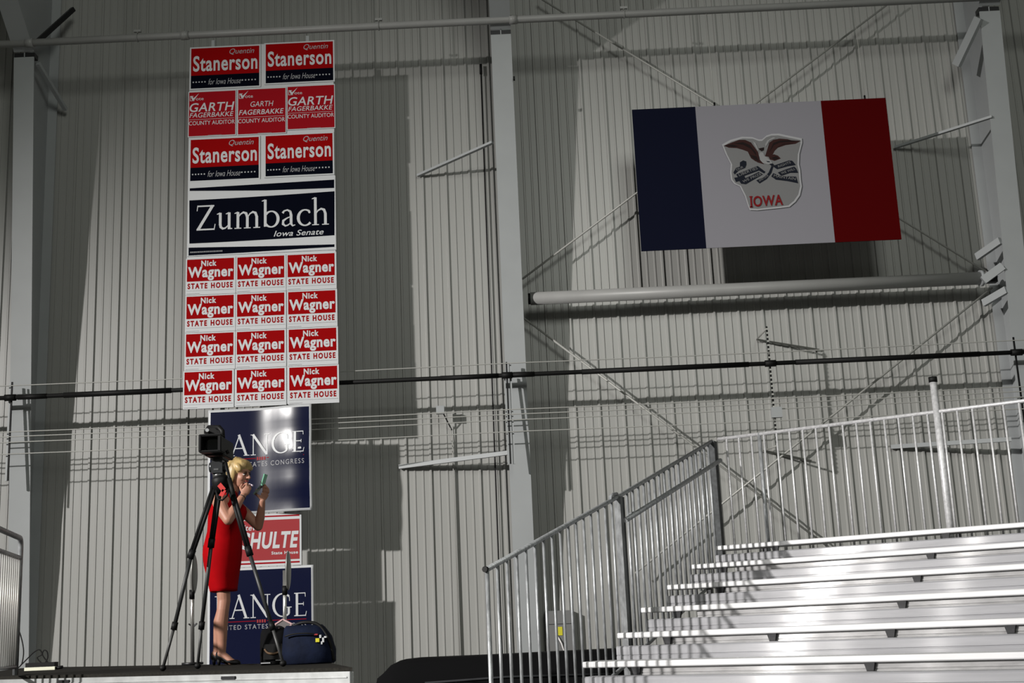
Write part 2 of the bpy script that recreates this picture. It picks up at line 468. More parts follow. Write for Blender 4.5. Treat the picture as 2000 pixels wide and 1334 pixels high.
def glyphs_low():
    T, t, x = .105, .05, .62
    g = {}
    g['Z'] = (.78, [[(.06, .90, .055), (.70, .90, .055)], [(.64, .91, .11), (.09, .03, .11)], [(.03, .03, .055), (.72, .03, .055)], [(.07, .93, .035), (.045, .72, .03)], [(.70, 0, .035), (.74, .22, .03)]])
    def stem(px, y0, y1, foot=True, flag=True):
        s = [[(px, y0, T), (px, y1, T)]]
        if flag: s.append([(px - .13, y1 - .05, .03), (px, y1 - .01, .06)])
        if foot: s.append(hs(px, y0 + .017, .26))
        return s
    def arch(px0, px1, foot=True):
        c = (px0 + px1) / 2
        return [[(px0 + .02, .42, .03), (px0 + .10, .54, .05), (c + .03, .60, .075), (px1 - .05, .56, .10), (px1, .42, T), (px1, 0, T)]] + ([hs(px1, .017, .26)] if foot else [])
    g['u'] = (.66, stem(.14, .16, x, False) + [[(.14, .20, T), (.16, .09, .10), (.24, .03, .08), (.34, .05, .055), (.46, .16, .03)]] + stem(.48, 0, x, False) + [[(.48, .03, .06), (.60, .02, .03)]])
    g['m'] = (1.04, stem(.14, 0, x) + arch(.14, .50) + arch(.50, .86))
    g['b'] = (.70, stem(.13, .03, 1.03, False) + [arc(.36, .30, .26, .29, 140, -140, .05, .115, 26)])
    g['a'] = (.60, [[(.08, .50, .09), (.14, .58, .06), (.26, .61, .06), (.37, .55, .09), (.40, .42, T), (.40, .10, T), (.46, .02, .06), (.56, .05, .03)],
                    [(.40, .37, .035), (.24, .31, .05), (.10, .22, .09), (.09, .10, .10), (.18, .025, .06), (.28, .05, .05), (.40, .14, .03)]])
    g['c'] = (.56, [arc(.32, .30, .26, .29, 50, 320, .05, .115), [(.47, .52, .09), (.50, .46, .06)]])
    g['h'] = (.70, stem(.14, 0, 1.03) + arch(.14, .52))
    return g
def glyph_polys(text, table, track=0.0):
    x = 0; polys = []
    for ch in text:
        adv, st = table[ch]
        for s in st:
            for q in stroke(s): polys.append([(a + x, b) for a, b in q])
        x += adv + track
    return polys
def fit_polys(polys, box):
    xs = [p[0] for q in polys for p in q]; ys = [p[1] for q in polys for p in q]
    x0, x1, y0, y1 = min(xs), max(xs), min(ys), max(ys)
    return [[(box[0] + (a - x0) / (x1 - x0) * (box[2] - box[0]), box[1] + (b - y0) / (y1 - y0) * (box[3] - box[1])) for a, b in q] for q in polys]
def star(cx, cy, r):
    return [(cx + r * (1 if k % 2 == 0 else .42) * math.sin(k * PI / 5), cy + r * (1 if k % 2 == 0 else .42) * math.cos(k * PI / 5)) for k in range(10)]
def rect(u0, v0, u1, v1): return [(u0, v0), (u1, v0), (u1, v1), (u0, v1)]

# ================================================================ SIGN TOWER
YS = 14.77
RED = mat('sign_red', (.25, .0004, .0012), .7, 0, .04)
RED2 = mat('sign_dull_red', (.27, .003, .008), .7, 0, .06)
RED3 = mat('sign_pale_red', (.28, .032, .036), .6, 0, .12)
NAVY = mat('sign_navy', (.0012, .0018, .006), .7, 0, .025)
NAVYG = mat('sign_glossy_navy', (.0012, .003, .022), .25, 0, .32)
WHITE = mat('sign_white', (.48, .49, .505), .42, 0, .4)
GREYT = mat('sign_grey_print', (.30, .30, .315), .5, 0, .3)

class Sign:
    def __init__(s, name, x0, x1, z0, z1, base, label, group, bend=None, parts=1, tilt=0):
        s.x0, s.z0, s.w, s.h, s.bend = x0, z0, x1 - x0, z1 - z0, bend
        s.y = YS
        mb = MB(); T = .006
        n, k = (40, 24) if bend else (1, 1)
        F = [[mb.b.verts.new(s.pt(s.w * i / n, s.h * j / k, 0)) for j in range(k + 1)] for i in range(n + 1)]
        B = [[mb.b.verts.new(s.pt(s.w * i / n, s.h * j / k, 0) + Vector((0, T, 0))) for j in range(k + 1)] for i in range(n + 1)]
        for i in range(n):
            for j in range(k):
                f = mb.b.faces.new([F[i][j], F[i + 1][j], F[i + 1][j + 1], F[i][j + 1]]); f.smooth = bool(bend)
                mb.b.faces.new([B[i][j + 1], B[i + 1][j + 1], B[i + 1][j], B[i][j]])
        for i in range(n):
            mb.b.faces.new([F[i][0], B[i][0], B[i + 1][0], F[i + 1][0]]); mb.b.faces.new([F[i][k], F[i + 1][k], B[i + 1][k], B[i][k]])
        for j in range(k):
            mb.b.faces.new([F[0][j], F[0][j + 1], B[0][j + 1], B[0][j]]); mb.b.faces.new([F[n][j], B[n][j], B[n][j + 1], F[n][j + 1]])
        s.root = tag(mb.build(name, base, norm=False), label, 'sign', group)
    def pt(s, u, v, layer):
        y = s.y - .0018 * layer
        if s.bend: y += s.bend(u / s.w, v / s.h)
        return Vector((s.x0 + u, y, s.z0 + v))
    def add(s, name, material, polys=(), texts=(), layer=1, parent=None):
        mb = MB()
        for pi, p in enumerate(polys):
            vs = [mb.b.verts.new(s.pt(u, v, layer + (0 if name == 'navy_field' else .03 * (pi % 60)))) for u, v in p]
            f = mb.b.faces.new(vs)
            f.normal_update()
            if f.normal.y > 0: f.normal_flip()
        for me in texts:
            n0 = len(mb.b.verts); mb.b.from_mesh(me); mb.b.verts.ensure_lookup_table()
            for v in mb.b.verts[n0:]: v.co = s.pt(v.co.x, v.co.y, layer)
            bpy.data.meshes.remove(me)
        bmesh.ops.triangulate(mb.b, faces=[f for f in mb.b.faces if len(f.verts) > 4], ngon_method='EAR_CLIP')
        if s.bend: bmesh.ops.remove_doubles(mb.b, verts=mb.b.verts, dist=.0004 if name == 'navy_field' else 1e-6)
        if s.bend:
            for _ in range(3):
                es = [e for e in mb.b.edges if e.calc_length() > .10]
                if not es: break
                bmesh.ops.subdivide_edges(mb.b, edges=es, cuts=1, use_grid_fill=True)
            for v in mb.b.verts:
                v.co.y += s.pt(v.co.x - s.x0, v.co.z - s.z0, 0).y - s.bend((v.co.x - s.x0) / s.w, (v.co.z - s.z0) / s.h) * 0 - s.y if False else 0
        for f in mb.b.faces:
            f.normal_update()
            if f.normal.y > 0: f.normal_flip()
            f.smooth = bool(s.bend)
        return mb.build(name, material, s.root, norm=False)

def pxr(x, y): p = aty(x, y, YS); return p.x, p.z
def corners(tl, br):
    a, b = pxr(*tl), pxr(*br); return a[0], b[0], b[1], a[1]

def star_sign(tl, br, label):
    x0, x1, z0, z1 = corners(tl, br)
    s = Sign('yard_sign', x0, x1, z0, z1, WHITE, label, 'red and navy yard signs with stars')
    w, h, e = s.w, s.h, .018
    s.add('red_field', RED, [rect(e, h * .33, w - e, h - e)])
    s.add('navy_band', NAVY, [rect(e, e, w - e, h * .33)])
    st = [star(w * (.055 + .041 * k), h * .175, .0135) for k in range(5)] + [star(w * (.745 + .045 * k), h * .175, .0135) for k in range(5)]
    s.add('stars', WHITE, st, layer=2)
    s.add('large_lettering', WHITE, (), [fit(text_mesh('Stanerson', .022, 0, 1.0), (w * .05, h * .42, w * .955, h * .79))], layer=2)
    s.add('first_name_lettering', GREYT, (), [fit(text_mesh('Quentin', .0, .3), (w * .56, h * .78, w * .91, h * .925))], layer=2)
    s.add('office_lettering', GREYT, (), [fit(text_mesh('for Iowa House', -.006, .35), (w * .265, h * .105, w * .725, h * .24))], layer=2)
    return s
star_sign((371, 93), (509, 169.5), 'red and navy sign with stars, left one at the top of the sign tower')
star_sign((516.3, 84.5), (653.8, 159), 'red and navy sign with stars, right one at the top of the sign tower')
star_sign((369.8, 271), (508, 350), 'red and navy yard sign with stars, left one under the three dull red signs')
star_sign((516.0, 263.5), (653, 341), 'red and navy yard sign with stars, right one under the three dull red signs')

def auditor_sign(tl, br, label, small=False):
    x0, x1, z0, z1 = corners(tl, br)
    s = Sign('yard_sign', x0 - .012, x1 + .012, z0 - .014, z1 + .012, WHITE, label, 'dull red square yard signs')
    w, h = s.w, s.h
    s.add('red_field', RED2, [rect(.010, .012, w - .010, h - .012)])
    k = .5 if small else 0
    bx = [rect(w * .035, h * .79, w * .125, h * .80), rect(w * .035, h * .79, w * .045, h * .90), rect(w * .035, h * .89, w * .11, h * .90), rect(w * .115, h * .79, w * .125, h * .86)]
    chk = [[(w * .05, h * .885), (w * .085, h * .805), (w * .12, h * .805), (w * .225, h * .955), (w * .11, h * .85), (w * .08, h * .90)]]
    s.add('check_mark', WHITE, bx + chk, [fit(text_mesh('ote', .0), (w * .16, h * .80, w * .32, h * .855))], layer=2)
    if small:
        s.add('large_lettering', WHITE, (), [fit(text_mesh('GARTH', .0, .18), (w * .27, h * .60, w * .74, h * .715))], layer=2)
        s.add('surname_lettering', WHITE, (), [fit(text_mesh('FAGERBAKKE', .012, .2), (w * .035, h * .43, w * .95, h * .54))], layer=2)
    else:
        s.add('large_lettering', WHITE, (), [fit(text_mesh('GARTH', .012, .18), (w * .03, h * .545, w * .965, h * .74))], layer=2)
        s.add('surname_lettering', WHITE, (), [fit(text_mesh('FAGERBAKKE', .006, .2), (w * .03, h * .42, w * .95, h * .525))], layer=2)
    s.add('rule', WHITE, [rect(w * .03, h * .375, w * .96, h * .381)], layer=2)
    s.add('office_lettering', WHITE, (), [fit(text_mesh('COUNTY AUDITOR', .004, 0), (w * .02, h * .255, w * .975, h * .345))], layer=2)
    s.add('fine_print', GREYT, [rect(w * .42, h * .022, w * .70, h * .028)], layer=2)
auditor_sign((370, 181), (459, 262), 'dull red square yard sign with check mark, leftmost of the row of three')
auditor_sign((465.6, 176), (557.3, 258), 'dull red square yard sign with smaller lettering, middle of the row of three', True)
auditor_sign((562, 170), (653, 248), 'dull red square yard sign with check mark, rightmost of the row of three')
# narrow white backing strips seen between these signs
xa, za = pxr(368, 178); xb, zb_ = pxr(655, 345)

# wide senate banner
x0, x1, z0, z1 = corners((367.5, 361), (656.5, 486))
s = Sign('banner_sign', x0, x1, z0 - .01, z1 + .03, WHITE, 'wide white and black banner with large serif lettering, in the middle of the sign tower', None)
w, h = s.w, s.h
def zq(X, Y):                       # a point measured on the photograph, put on the sheet
    q = pxr(340 + X / 4.447, 350 + Y / 4.447); return (q[0] - s.x0, q[1] - s.z0)
s.add('navy_field', NAVY, [[zq(133, 560), zq(450, 545), zq(800, 525), zq(1393, 487), zq(1393, 105), zq(900, 140), zq(500, 165), zq(133, 185)]])
s.add('top_wedge', NAVY, [[zq(136, 102), zq(800, 98), zq(1390, 76), zq(1390, 4), zq(800, 40), zq(136, 80)]])
s.add('bottom_wedge', NAVY, [[zq(126, 664), zq(600, 638), zq(1100, 605), zq(1393, 588), zq(1393, 566), zq(900, 580), zq(126, 595)]])
u0, v0 = zq(195, 455); u1, v1 = zq(1340, 155)
u1b, _ = zq(1345, 380)
s.add('large_lettering', WHITE, fit_polys(glyph_polys('Zumbach', glyphs_low(), .015), (u0, zq(195, 455)[1] + .005, u1b, zq(1230, 155)[1])), layer=2)
s.add('office_lettering', WHITE, (), [fit(text_mesh('Iowa Senate', .008, .3), (zq(865, 0)[0], zq(865, 500)[1], zq(1295, 0)[0], zq(1295, 430)[1]))], layer=2)
ua, ub, va, vb = zq(150, 0)[0], zq(430, 0)[0], zq(150, 642)[1], zq(150, 630)[1]
s.add('fine_print', GREYT, [rect(ua + (ub - ua) * k / 24, va, ua + (ub - ua) * (k + .55) / 24, vb) for k in range(24)], layer=2)

# twelve red over white signs
xl = pxr(361.5, 600)[0]; xr = pxr(658.5, 600)[0]
ztop = pxr(361.5, 505)[1]; pitch = (ztop - pxr(359, 800)[1]) / 4
wc = (xr - xl) / 3
proto = None
rown = ['top row', 'second row', 'third row', 'bottom row']; coln = ['left', 'middle', 'right']
for r in range(4):
    for c in range(3):
        lab = 'red over white lettered yard sign, %s sign in the %s of the twelve alike' % (coln[c], rown[r])
        x = xl + wc * c + (-.012 * (r == 3) if c == 0 else 0) + (.005 * r if c == 2 else 0)
        z = ztop - pitch * (r + 1)
        if proto is None:
            s = Sign('yard_sign', x + .002, x + wc - .004, z + .002, z + pitch - .002, WHITE, lab, 'twelve red over white yard signs')
            w, h = s.w, s.h
            s.add('red_field', RED, [rect(w * .025, h * .365, w * .965, h * .965)])
            s.add('large_lettering', WHITE, (), [fit(text_mesh('Wagner', .034, 0, .95), (w * .045, h * .375, w * .955, h * .76))], layer=2)
            s.add('first_name_lettering', WHITE, (), [fit(text_mesh('Nick', .036, 0, 1.0), (w * .31, h * .765, w * .62, h * .925))], layer=2)
            s.add('office_lettering', RED, (), [fit(text_mesh('STATE HOUSE', .042, 0, 1.2), (w * .04, h * .16, w * .945, h * .315))], layer=1)
            s.add('fine_print', GREYT, [rect(w * (.02 + .024 * k), h * .105, w * (.036 + .024 * k), h * .115) for k in range(40)] + [rect(w * .02, h * .03, w * .28, h * .038)])
            proto = s.root; px0, pz0 = x, z
        else:
            copy_thing(proto, proto.location + Vector((x - px0, 0, z - pz0)), lab)

# three signs at the foot of the tower
def curl(u, v):
    t = max(0, min(1, (u - .42) / .5)); t = t * t * (3 - 2 * t)
    return -.135 * t + .010 * math.sin(7 * v + 1.2) * t + .006 * math.sin(19 * v) * t + .02
def flatw(u, v): return .003 * math.sin(5 * v + u) - .02 * max(0, u - .9) * max(0, (v - .85)) * 30
def congress_sign(tl, br, label, bend, th):
    x0, x1, z0, z1 = corners(tl, br)
    s = Sign('yard_sign', x0, x1, z0, z1, WHITE, label, 'large navy square signs', bend)
    s.root['category'] = 'sign'
    w, h, e = s.w, s.h, .028
    n = 16
    s.add('navy_field', NAVYG, [rect(e + (w - 2 * e) * i / n, e + (h - 2 * e) * j / n, e + (w - 2 * e) * (i + 1) / n, e + (h - 2 * e) * (j + 1) / n) for i in range(n) for j in range(n)])
    b, t = h * th[0], h * th[1]
    s.add('large_lettering', WHITE, fit_polys(glyph_polys('LANGE', glyphs_caps(), .04), (w * .07, b, w * .935, t)), layer=3)
    for rr in (rect(w * .07, b - h * .030, w * .455, b - h * .024), rect(w * .56, b - h * .030, w * .93, b - h * .024)): s.add('red_rule', RED2, [rr], layer=2)
    s.add('red_bars', RED3, [rect(w * (.465 + .023 * k), b - h * .045, w * (.480 + .023 * k), b - h * .015) for k in range(4)], layer=3)
    s.add('office_lettering', GREYT, (), [fit(text_mesh('UNITED STATES CONGRESS', 0, 0, 1.25), (w * .09, b - h * .105, w * .93, b - h * .06))], layer=3)
    return s
congress_sign((406.0, 801), (612.8, 997.5), 'large navy square sign with glare, behind the woman and the video camera', curl, (.545, .755))
congress_sign((406.0, 1112), (613.8, 1300), 'large navy square sign at the foot of the tower, behind the bags on the stage', flatw, (.49, .735))
x0, x1, z0, z1 = corners((443, 1007), (589, 1103))
s = Sign('yard_sign', x0, x1, z0, z1, WHITE, 'pale red and white sign squeezed between the two large navy signs', None)
w, h, e = s.w, s.h, .022
s.add('red_field', RED3, [rect(e, h * .115, w - e, h * .88)])
for rr in (rect(e, h * .045, w - e, h * .075), rect(e, h * .935, w - e, h * .962)): s.add('red_rule', RED2, [rr])
s.add('large_lettering', WHITE, (), [fit(text_mesh('SCHULTE', .034, .2, .95), (w * .06, h * .33, w * .965, h * .655))], layer=2)
s.add('first_name_lettering', WHITE, (), [fit(text_mesh('Steve', .015, .2), (w * .20, h * .69, w * .44, h * .80))], layer=2)
s.add('office_lettering', WHITE, (), [fit(text_mesh('State House', .03, 0), (w * .60, h * .215, w * .955, h * .275))], layer=2)
# battens the signs are fixed to (behind them)
zlo = pxr(400, 796)[1]
bb_ = tag(MB().box((xl + .01, YS + .010, zlo), (xl + 3 * wc - .012, YS + .020, pxr(500, 86)[1])).build('light_block_board', WHITE), 'tall white board added behind the upper signs to close light gaps between them', 'board')  # board added to keep light from leaking between the upper signs
for q in (.3, 1.5): MB().box((xl + q - .02, YS + .021, zlo), (xl + q + .02, YS + .05, zp - .06)).build('upright', STEEL, bb_)
for q, l in ((.45, 'left'), (1.35, 'right')):
    tag(MB().box((xl + q - .02, YS + .055, 0), (xl + q + .02, YS + .085, pxr(400, 790)[1] + .3)).build('sign_batten', STEEL), 'pale upright batten behind the lowest three signs of the tower, %s one' % l, 'batten', 'sign battens')

# ================================================================ FLAG
YF = 14.67
FB = mat('flag_blue', (.0035, .0045, .014), .9, 0, .08)
FR = mat('flag_red', (.062, .0006, .001), .9, 0, .05)
FWH = mat('flag_white', (.215, .21, .235), .8, 0, .2)
EGR = mat('emblem_grey', (.165, .165, .168), .8, 0, .2)
EWH = mat('emblem_white', (.34, .34, .355), .8, 0, .2)
EBR = mat('emblem_brown', (.030, .010, .009), .8, 0, .2)
EBR2 = mat('emblem_dark_brown', (.010, .005, .005), .8, 0, .2)
EBK = mat('emblem_black', (.006, .008, .015), .8, 0, .2)
q = [aty(*p, YF) for p in ((1235, 215), (1732, 190), (1758, 466), (1252, 492))]
fx0, fx1 = (q[0].x + q[3].x) / 2, (q[1].x + q[2].x) / 2
fz1, fz0 = (q[0].z + q[1].z) / 2, (q[2].z + q[3].z) / 2
fl = empty('flag', ((fx0 + fx1) / 2, YF, fz0), 'blue, white and red state flag with an eagle, hung high on the right', 'flag')
b1 = aty(1369, 350, YF).x; b2 = aty(1617, 335, YF).x
def cloth(name, xa, xb, material):
    mb = MB(); n, k = 10, 14
    f = [[mb.b.verts.new((xa + (xb - xa) * i / n, YF, fz0 + (fz1 - fz0) * j / k)) for j in range(k + 1)] for i in range(n + 1)]
    bk = [[mb.b.verts.new(v.co + Vector((0, .012, 0))) for v in c] for c in f]
    for i in range(n):
        for j in range(k):
            mb.b.faces.new([f[i][j], f[i + 1][j], f[i + 1][j + 1], f[i][j + 1]])
            mb.b.faces.new([bk[i][j + 1], bk[i + 1][j + 1], bk[i + 1][j], bk[i][j]])
    for i in range(n):
        mb.b.faces.new([f[i][0], bk[i][0], bk[i + 1][0], f[i + 1][0]]); mb.b.faces.new([f[i][k], f[i + 1][k], bk[i + 1][k], bk[i][k]])
    for j in range(k):
        mb.b.faces.new([f[0][j], f[0][j + 1], bk[0][j + 1], bk[0][j]]); mb.b.faces.new([f[n][j], bk[n][j], bk[n][j + 1], f[n][j + 1]])
    return mb.build(name, material, fl, norm=False)
tag(cloth('stripe', fx0, b1, FB), 'dark blue stripe')
tag(cloth('stripe', b1, b2, FWH), 'white stripe with the eagle')
tag(cloth('stripe', b2, fx1, FR), 'dark red stripe')
def eq(X, Y, l):
    p = aty(1400 + X / 7.844, 250 + Y / 7.844, YF); return Vector((p.x, YF - .012 - .002 * l, p.z))
def eadd(name, material, polys, l, texts=(), parent=None):
    mb = MB()
    for P in polys:
        mb.b.faces.new([mb.b.verts.new(eq(X, Y, l + .03 * len(mb.b.faces))) for X, Y in P]).normal_update()
    for me in texts:
        n0 = len(mb.b.verts); mb.b.from_mesh(me); mb.b.verts.ensure_lookup_table()
        for v in mb.b.verts[n0:]: v.co = eq(v.co.x, v.co.y, l)
        bpy.data.meshes.remove(me)
    bmesh.ops.triangulate(mb.b, faces=[f for f in mb.b.faces if len(f.verts) > 4], ngon_method='EAR_CLIP')
    for f in mb.b.faces:
        f.normal_update()
        if f.normal.y > 0: f.normal_flip()
    return mb.build(name, material, parent or fl, norm=False)
out = [(75, 260), (200, 190), (380, 140), (540, 145), (640, 182), (690, 180), (760, 120), (840, 95), (950, 92), (1100, 125), (1300, 165), (1305, 230), (1262, 400), (1255, 560), (1275, 650), (1285, 800), (1300, 900), (1270, 1040), (1200, 1140), (1110, 1215), (960, 1235), (800, 1250), (620, 1270), (500, 1265), (470, 1190), (430, 1060), (350, 900), (260, 860), (215, 800), (200, 690), (210, 560), (130, 400)]
def inset(P, d):
    n = len(P); o = []
    for i in range(n):
        a, b, c = P[i - 1], P[i], P[(i + 1) % n]
        dx, dy = c[0] - a[0], c[1] - a[1]; L = math.hypot(dx, dy)
        o.append((b[0] - dy / L * d, b[1] + dx / L * d))
    return o
def sc(P, k): return [(690 + (x - 690) * k, 690 + (y - 690) * k) for x, y in P]
em = eadd('emblem', EWH, [sc(out, 1.0)], 1)
eadd('emblem_ground', EGR, [sc(out, .952)], 2, parent=em)
eadd('eagle_wings', EBR, [[(100, 280), (230, 230), (340, 190), (430, 190), (520, 230), (580, 310), (630, 380), (640, 470), (650, 520), (590, 520), (520, 470), (485, 400), (470, 370), (390, 340), (300, 315), (180, 310)],
     [(1285, 205), (1150, 200), (1080, 180), (960, 170), (860, 190), (800, 230), (780, 300), (755, 380), (735, 440), (800, 450), (850, 420), (880, 360), (930, 310), (1050, 270), (1200, 250)],
     [(790, 450), (870, 410), (930, 430), (975, 475), (880, 512), (810, 490)], [(490, 390), (540, 480), (620, 535), (720, 565), (670, 490), (640, 420)]], 3, parent=em)
eadd('eagle_feathers', EBR2, [[(250, 245), (400, 225), (500, 270), (590, 380), (600, 430), (520, 330), (400, 265)], [(110, 280), (240, 262), (330, 290), (250, 300)], [(1270, 208), (1120, 222), (960, 232), (870, 270), (800, 380), (860, 240), (960, 200), (1100, 195)], [(1180, 235), (1000, 265), (900, 320), (1010, 250)],
     [(638, 322), (720, 305), (715, 350), (680, 365), (650, 345)], [(500, 420), (560, 480), (640, 520), (600, 440)], [(830, 470), (900, 440), (950, 475), (880, 495)]], 4, parent=em)
eadd('eagle_body', mat('emblem_pale', (.25, .25, .255), .8, 0, .2), [[(640, 430), (662, 380), (710, 390), (725, 440), (765, 460), (830, 520), (850, 560), (780, 568), (700, 545), (650, 490)], [(545, 210), (590, 240), (640, 350), (620, 360), (570, 270)], [(770, 200), (860, 150), (900, 165), (800, 205), (745, 300), (735, 260)]], 5, parent=em)
eadd('eagle_head', EBK, [[(750, 515), (800, 520), (815, 535), (770, 532)], [(800, 560), (850, 552), (870, 578), (830, 590)], [(635, 440), (642, 440), (655, 495), (648, 495)]], 6, parent=em)
eadd('ribbon', EBK, [[(250, 690), (290, 620), (350, 600), (350, 535), (400, 505), (445, 520), (450, 570), (430, 620), (330, 660), (300, 690), (270, 720)],
     [(290, 720), (620, 590), (740, 680), (720, 705), (640, 660), (330, 775)], [(262, 770), (330, 760), (420, 745), (430, 778), (540, 730), (640, 680), (700, 720), (560, 800), (440, 870), (370, 862), (340, 820), (290, 835)],
     [(600, 810), (720, 760), (790, 690), (835, 585), (862, 600), (830, 700), (760, 790), (650, 858)], [(850, 590), (1000, 540), (1100, 505), (1150, 510), (1205, 575), (1080, 595), (920, 640), (880, 615)],
     [(930, 690), (1060, 640), (1180, 600), (1210, 630), (1240, 695), (1120, 695), (980, 742)], [(830, 750), (860, 700), (960, 742), (1210, 755), (1240, 855), (1080, 822), (900, 800)]], 4, parent=em)
def etext(body, p0, p1, hgt):
    me = text_mesh(body, .02 if body == 'IOWA' else .006)
    fit(me, (0, 0, 1, 1))
    dx, dy = p1[0] - p0[0], p1[1] - p0[1]; L = math.hypot(dx, dy)
    nx, ny = dy / L * hgt, -dx / L * hgt
    for v in me.vertices:
        a, b = v.co.x, v.co.y
        v.co.x = p0[0] + dx * a + nx * b; v.co.y = p0[1] + dy * a + ny * b
    return me
for me in [etext('OUR', (300, 668), (405, 622), 34), etext('LIBERTIES', (340, 750), (625, 640), 40), etext('WE PRIZE', (400, 850), (680, 725), 38), etext('AND OUR', (650, 835), (790, 745), 34),
     etext('RIGHTS', (940, 620), (1130, 550), 38), etext('WE WILL', (985, 722), (1200, 650), 36), etext('MAINTAIN', (865, 760), (1200, 810), 40)]:
    eadd('ribbon_lettering', EGR, [], 6, [me], parent=em)
me = etext('IOWA', (515, 1222), (1010, 1190), 165)
eadd('state_name_lettering', mat('emblem_red', (.16, .004, .006), .8, 0, .2), [[(500, 1228), (545, 1226), (545, 1208), (500, 1210)], [(493, 1072), (538, 1069), (538, 1052), (493, 1055)]], 6, [fit_me for fit_me in [me]], parent=em)
# hanging wires of the flag
def hang(x, label):
    r_ = tag(MB().tube([(x, YF + .02, fz1 + .0), (x, YP - .02, zp - .04)], .004, 6).build('hanging_wire', WIRE), label, 'wire', 'hanging wires of the flag')
    MB().tube([(x, YF + .02, fz1 - .02), (x, YF + .02, fz1 + .05)], .012, 8).build('hook', BLACKP, r_)
hang(aty(1396, 205, YF).x, 'thin hanging wire from the grey pipe to the left part of the flag')
hang(aty(1690, 192, YF).x, 'thin hanging wire from the grey pipe to the right part of the flag')
# ================================================================ BLEACHERS
TH = math.radians(34)
BU = Vector((math.cos(TH), -math.sin(TH), 0)); BW = Vector((math.sin(TH), math.cos(TH), 0))
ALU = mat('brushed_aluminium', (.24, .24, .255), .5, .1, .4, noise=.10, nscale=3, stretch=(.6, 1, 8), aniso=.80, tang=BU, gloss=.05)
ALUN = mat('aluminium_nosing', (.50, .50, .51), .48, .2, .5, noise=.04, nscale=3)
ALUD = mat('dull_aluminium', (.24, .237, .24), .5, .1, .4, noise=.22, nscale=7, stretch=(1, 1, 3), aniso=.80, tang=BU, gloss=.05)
A0 = aty(1800, 1035, 10.73)
aA, bA = A0.dot(BU), A0.dot(BW)
RUN, RISE = .61, .18
NROW = 9
def bp(a, b, z): return BU * a + BW * b + Vector((0, 0, z))
aend = {}
for k, (px, py) in enumerate(((1399, 1074), (1351, 1107), (1300, 1148), (1250, 1190), (1205, 1240), (1138, 1296))):
    P = bp(0, bA - RUN * k, 0)
    aend[k] = atp(px, py, P, BW).dot(BU)
E0 = bp(aend[0], bA, 0); E5 = bp(aend[5], bA - 5 * RUN, 0)
fdir = (E0 - E5).normalized()
for k in range(6, NROW): aend[k] = (E5 + (E5 - E0) / 5 * (k - 5)).dot(BU)
AR = aA + 3.2
zk = lambda k: A0.z - RISE * k
bk = lambda k: bA - RUN * k
bl = empty('bleacher', bp(aend[5], bk(4), 0), 'aluminium bleachers with galvanised railings filling the lower right of the photo', 'bleachers')
def extr(name, prof, a0, a1, material, parent=bl, b0=0, z0=0, smooth=False):
    mb = MB()
    mb.loft([[bp(a, b0 + y, z0 + z) for y, z in prof] for a in (a0, a1)], smooth=smooth)
    return mb.build(name, material, parent)
PN = [(0, -.008), (.003, -.002), (.008, 0), (.245, 0), (.25, -.004), (.25, -.038), (.245, -.042), (.008, -.042), (.003, -.040), (0, -.034)]
WB = [(0, .079), (.007, .0875), (.02, .0875), (.175, .0875), (.175, .04), (.02, .04), (.02, -.02), (0, -.02), (0, .018), (.004, .021), (.004, .025), (0, .028)]
RS = [(0, 0), (0, .044), (.004, .047), (.004, .050), (0, .053), (0, .11), (.012, .11), (.012, 0)]
for k in range(NROW):
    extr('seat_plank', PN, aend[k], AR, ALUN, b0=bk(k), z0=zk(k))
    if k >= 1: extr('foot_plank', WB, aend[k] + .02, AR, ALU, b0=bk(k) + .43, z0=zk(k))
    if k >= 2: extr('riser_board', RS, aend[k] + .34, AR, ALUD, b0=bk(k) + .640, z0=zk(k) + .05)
brk = {0: (1512, 1848), 1: (1410, 1817), 2: (1404, 1790), 3: (1320, 1760), 4: (1300, 1505, 1737, 1972), 5: (1240, 1697), 6: (1400, 1760)}
ymid = {0: 1060, 1: 1090, 2: 1130, 3: 1176, 4: 1225, 5: 1295, 6: 1340}
for k in brk:
    for px in brk[k]:
        a = atp(px, ymid[k], bp(0, bk(k), 0), BW).dot(BU)
        mb = MB(); zt = zk(k) - .0425
        q = lambda a_, b_, z_: bp(a + a_, bk(k) + b_, z_)
        mb.loft([[q(-.034, .004, zt), q(.034, .004, zt), q(.034, .029, zt), q(-.034, .029, zt)], [q(-.020, .010, zt - .055), q(.020, .010, zt - .055), q(.020, .029, zt - .055), q(-.020, .029, zt - .055)]], smooth=False)
        mb.build('seat_bracket', DARKM, bl)
for a in (aend[0] + .25, aA + .15, aA + 2.4):
    for k in range(NROW):
        if k and a < aend[k] : continue
        MB().loft([[bp(a + i, bk(k) + .52 + j, z) for i, j in ((-.02, -.02), (.02, -.02), (.02, .02), (-.02, .02))] for z in (0, zk(k) + .03)], smooth=False).build('support_leg', DARKM, bl)

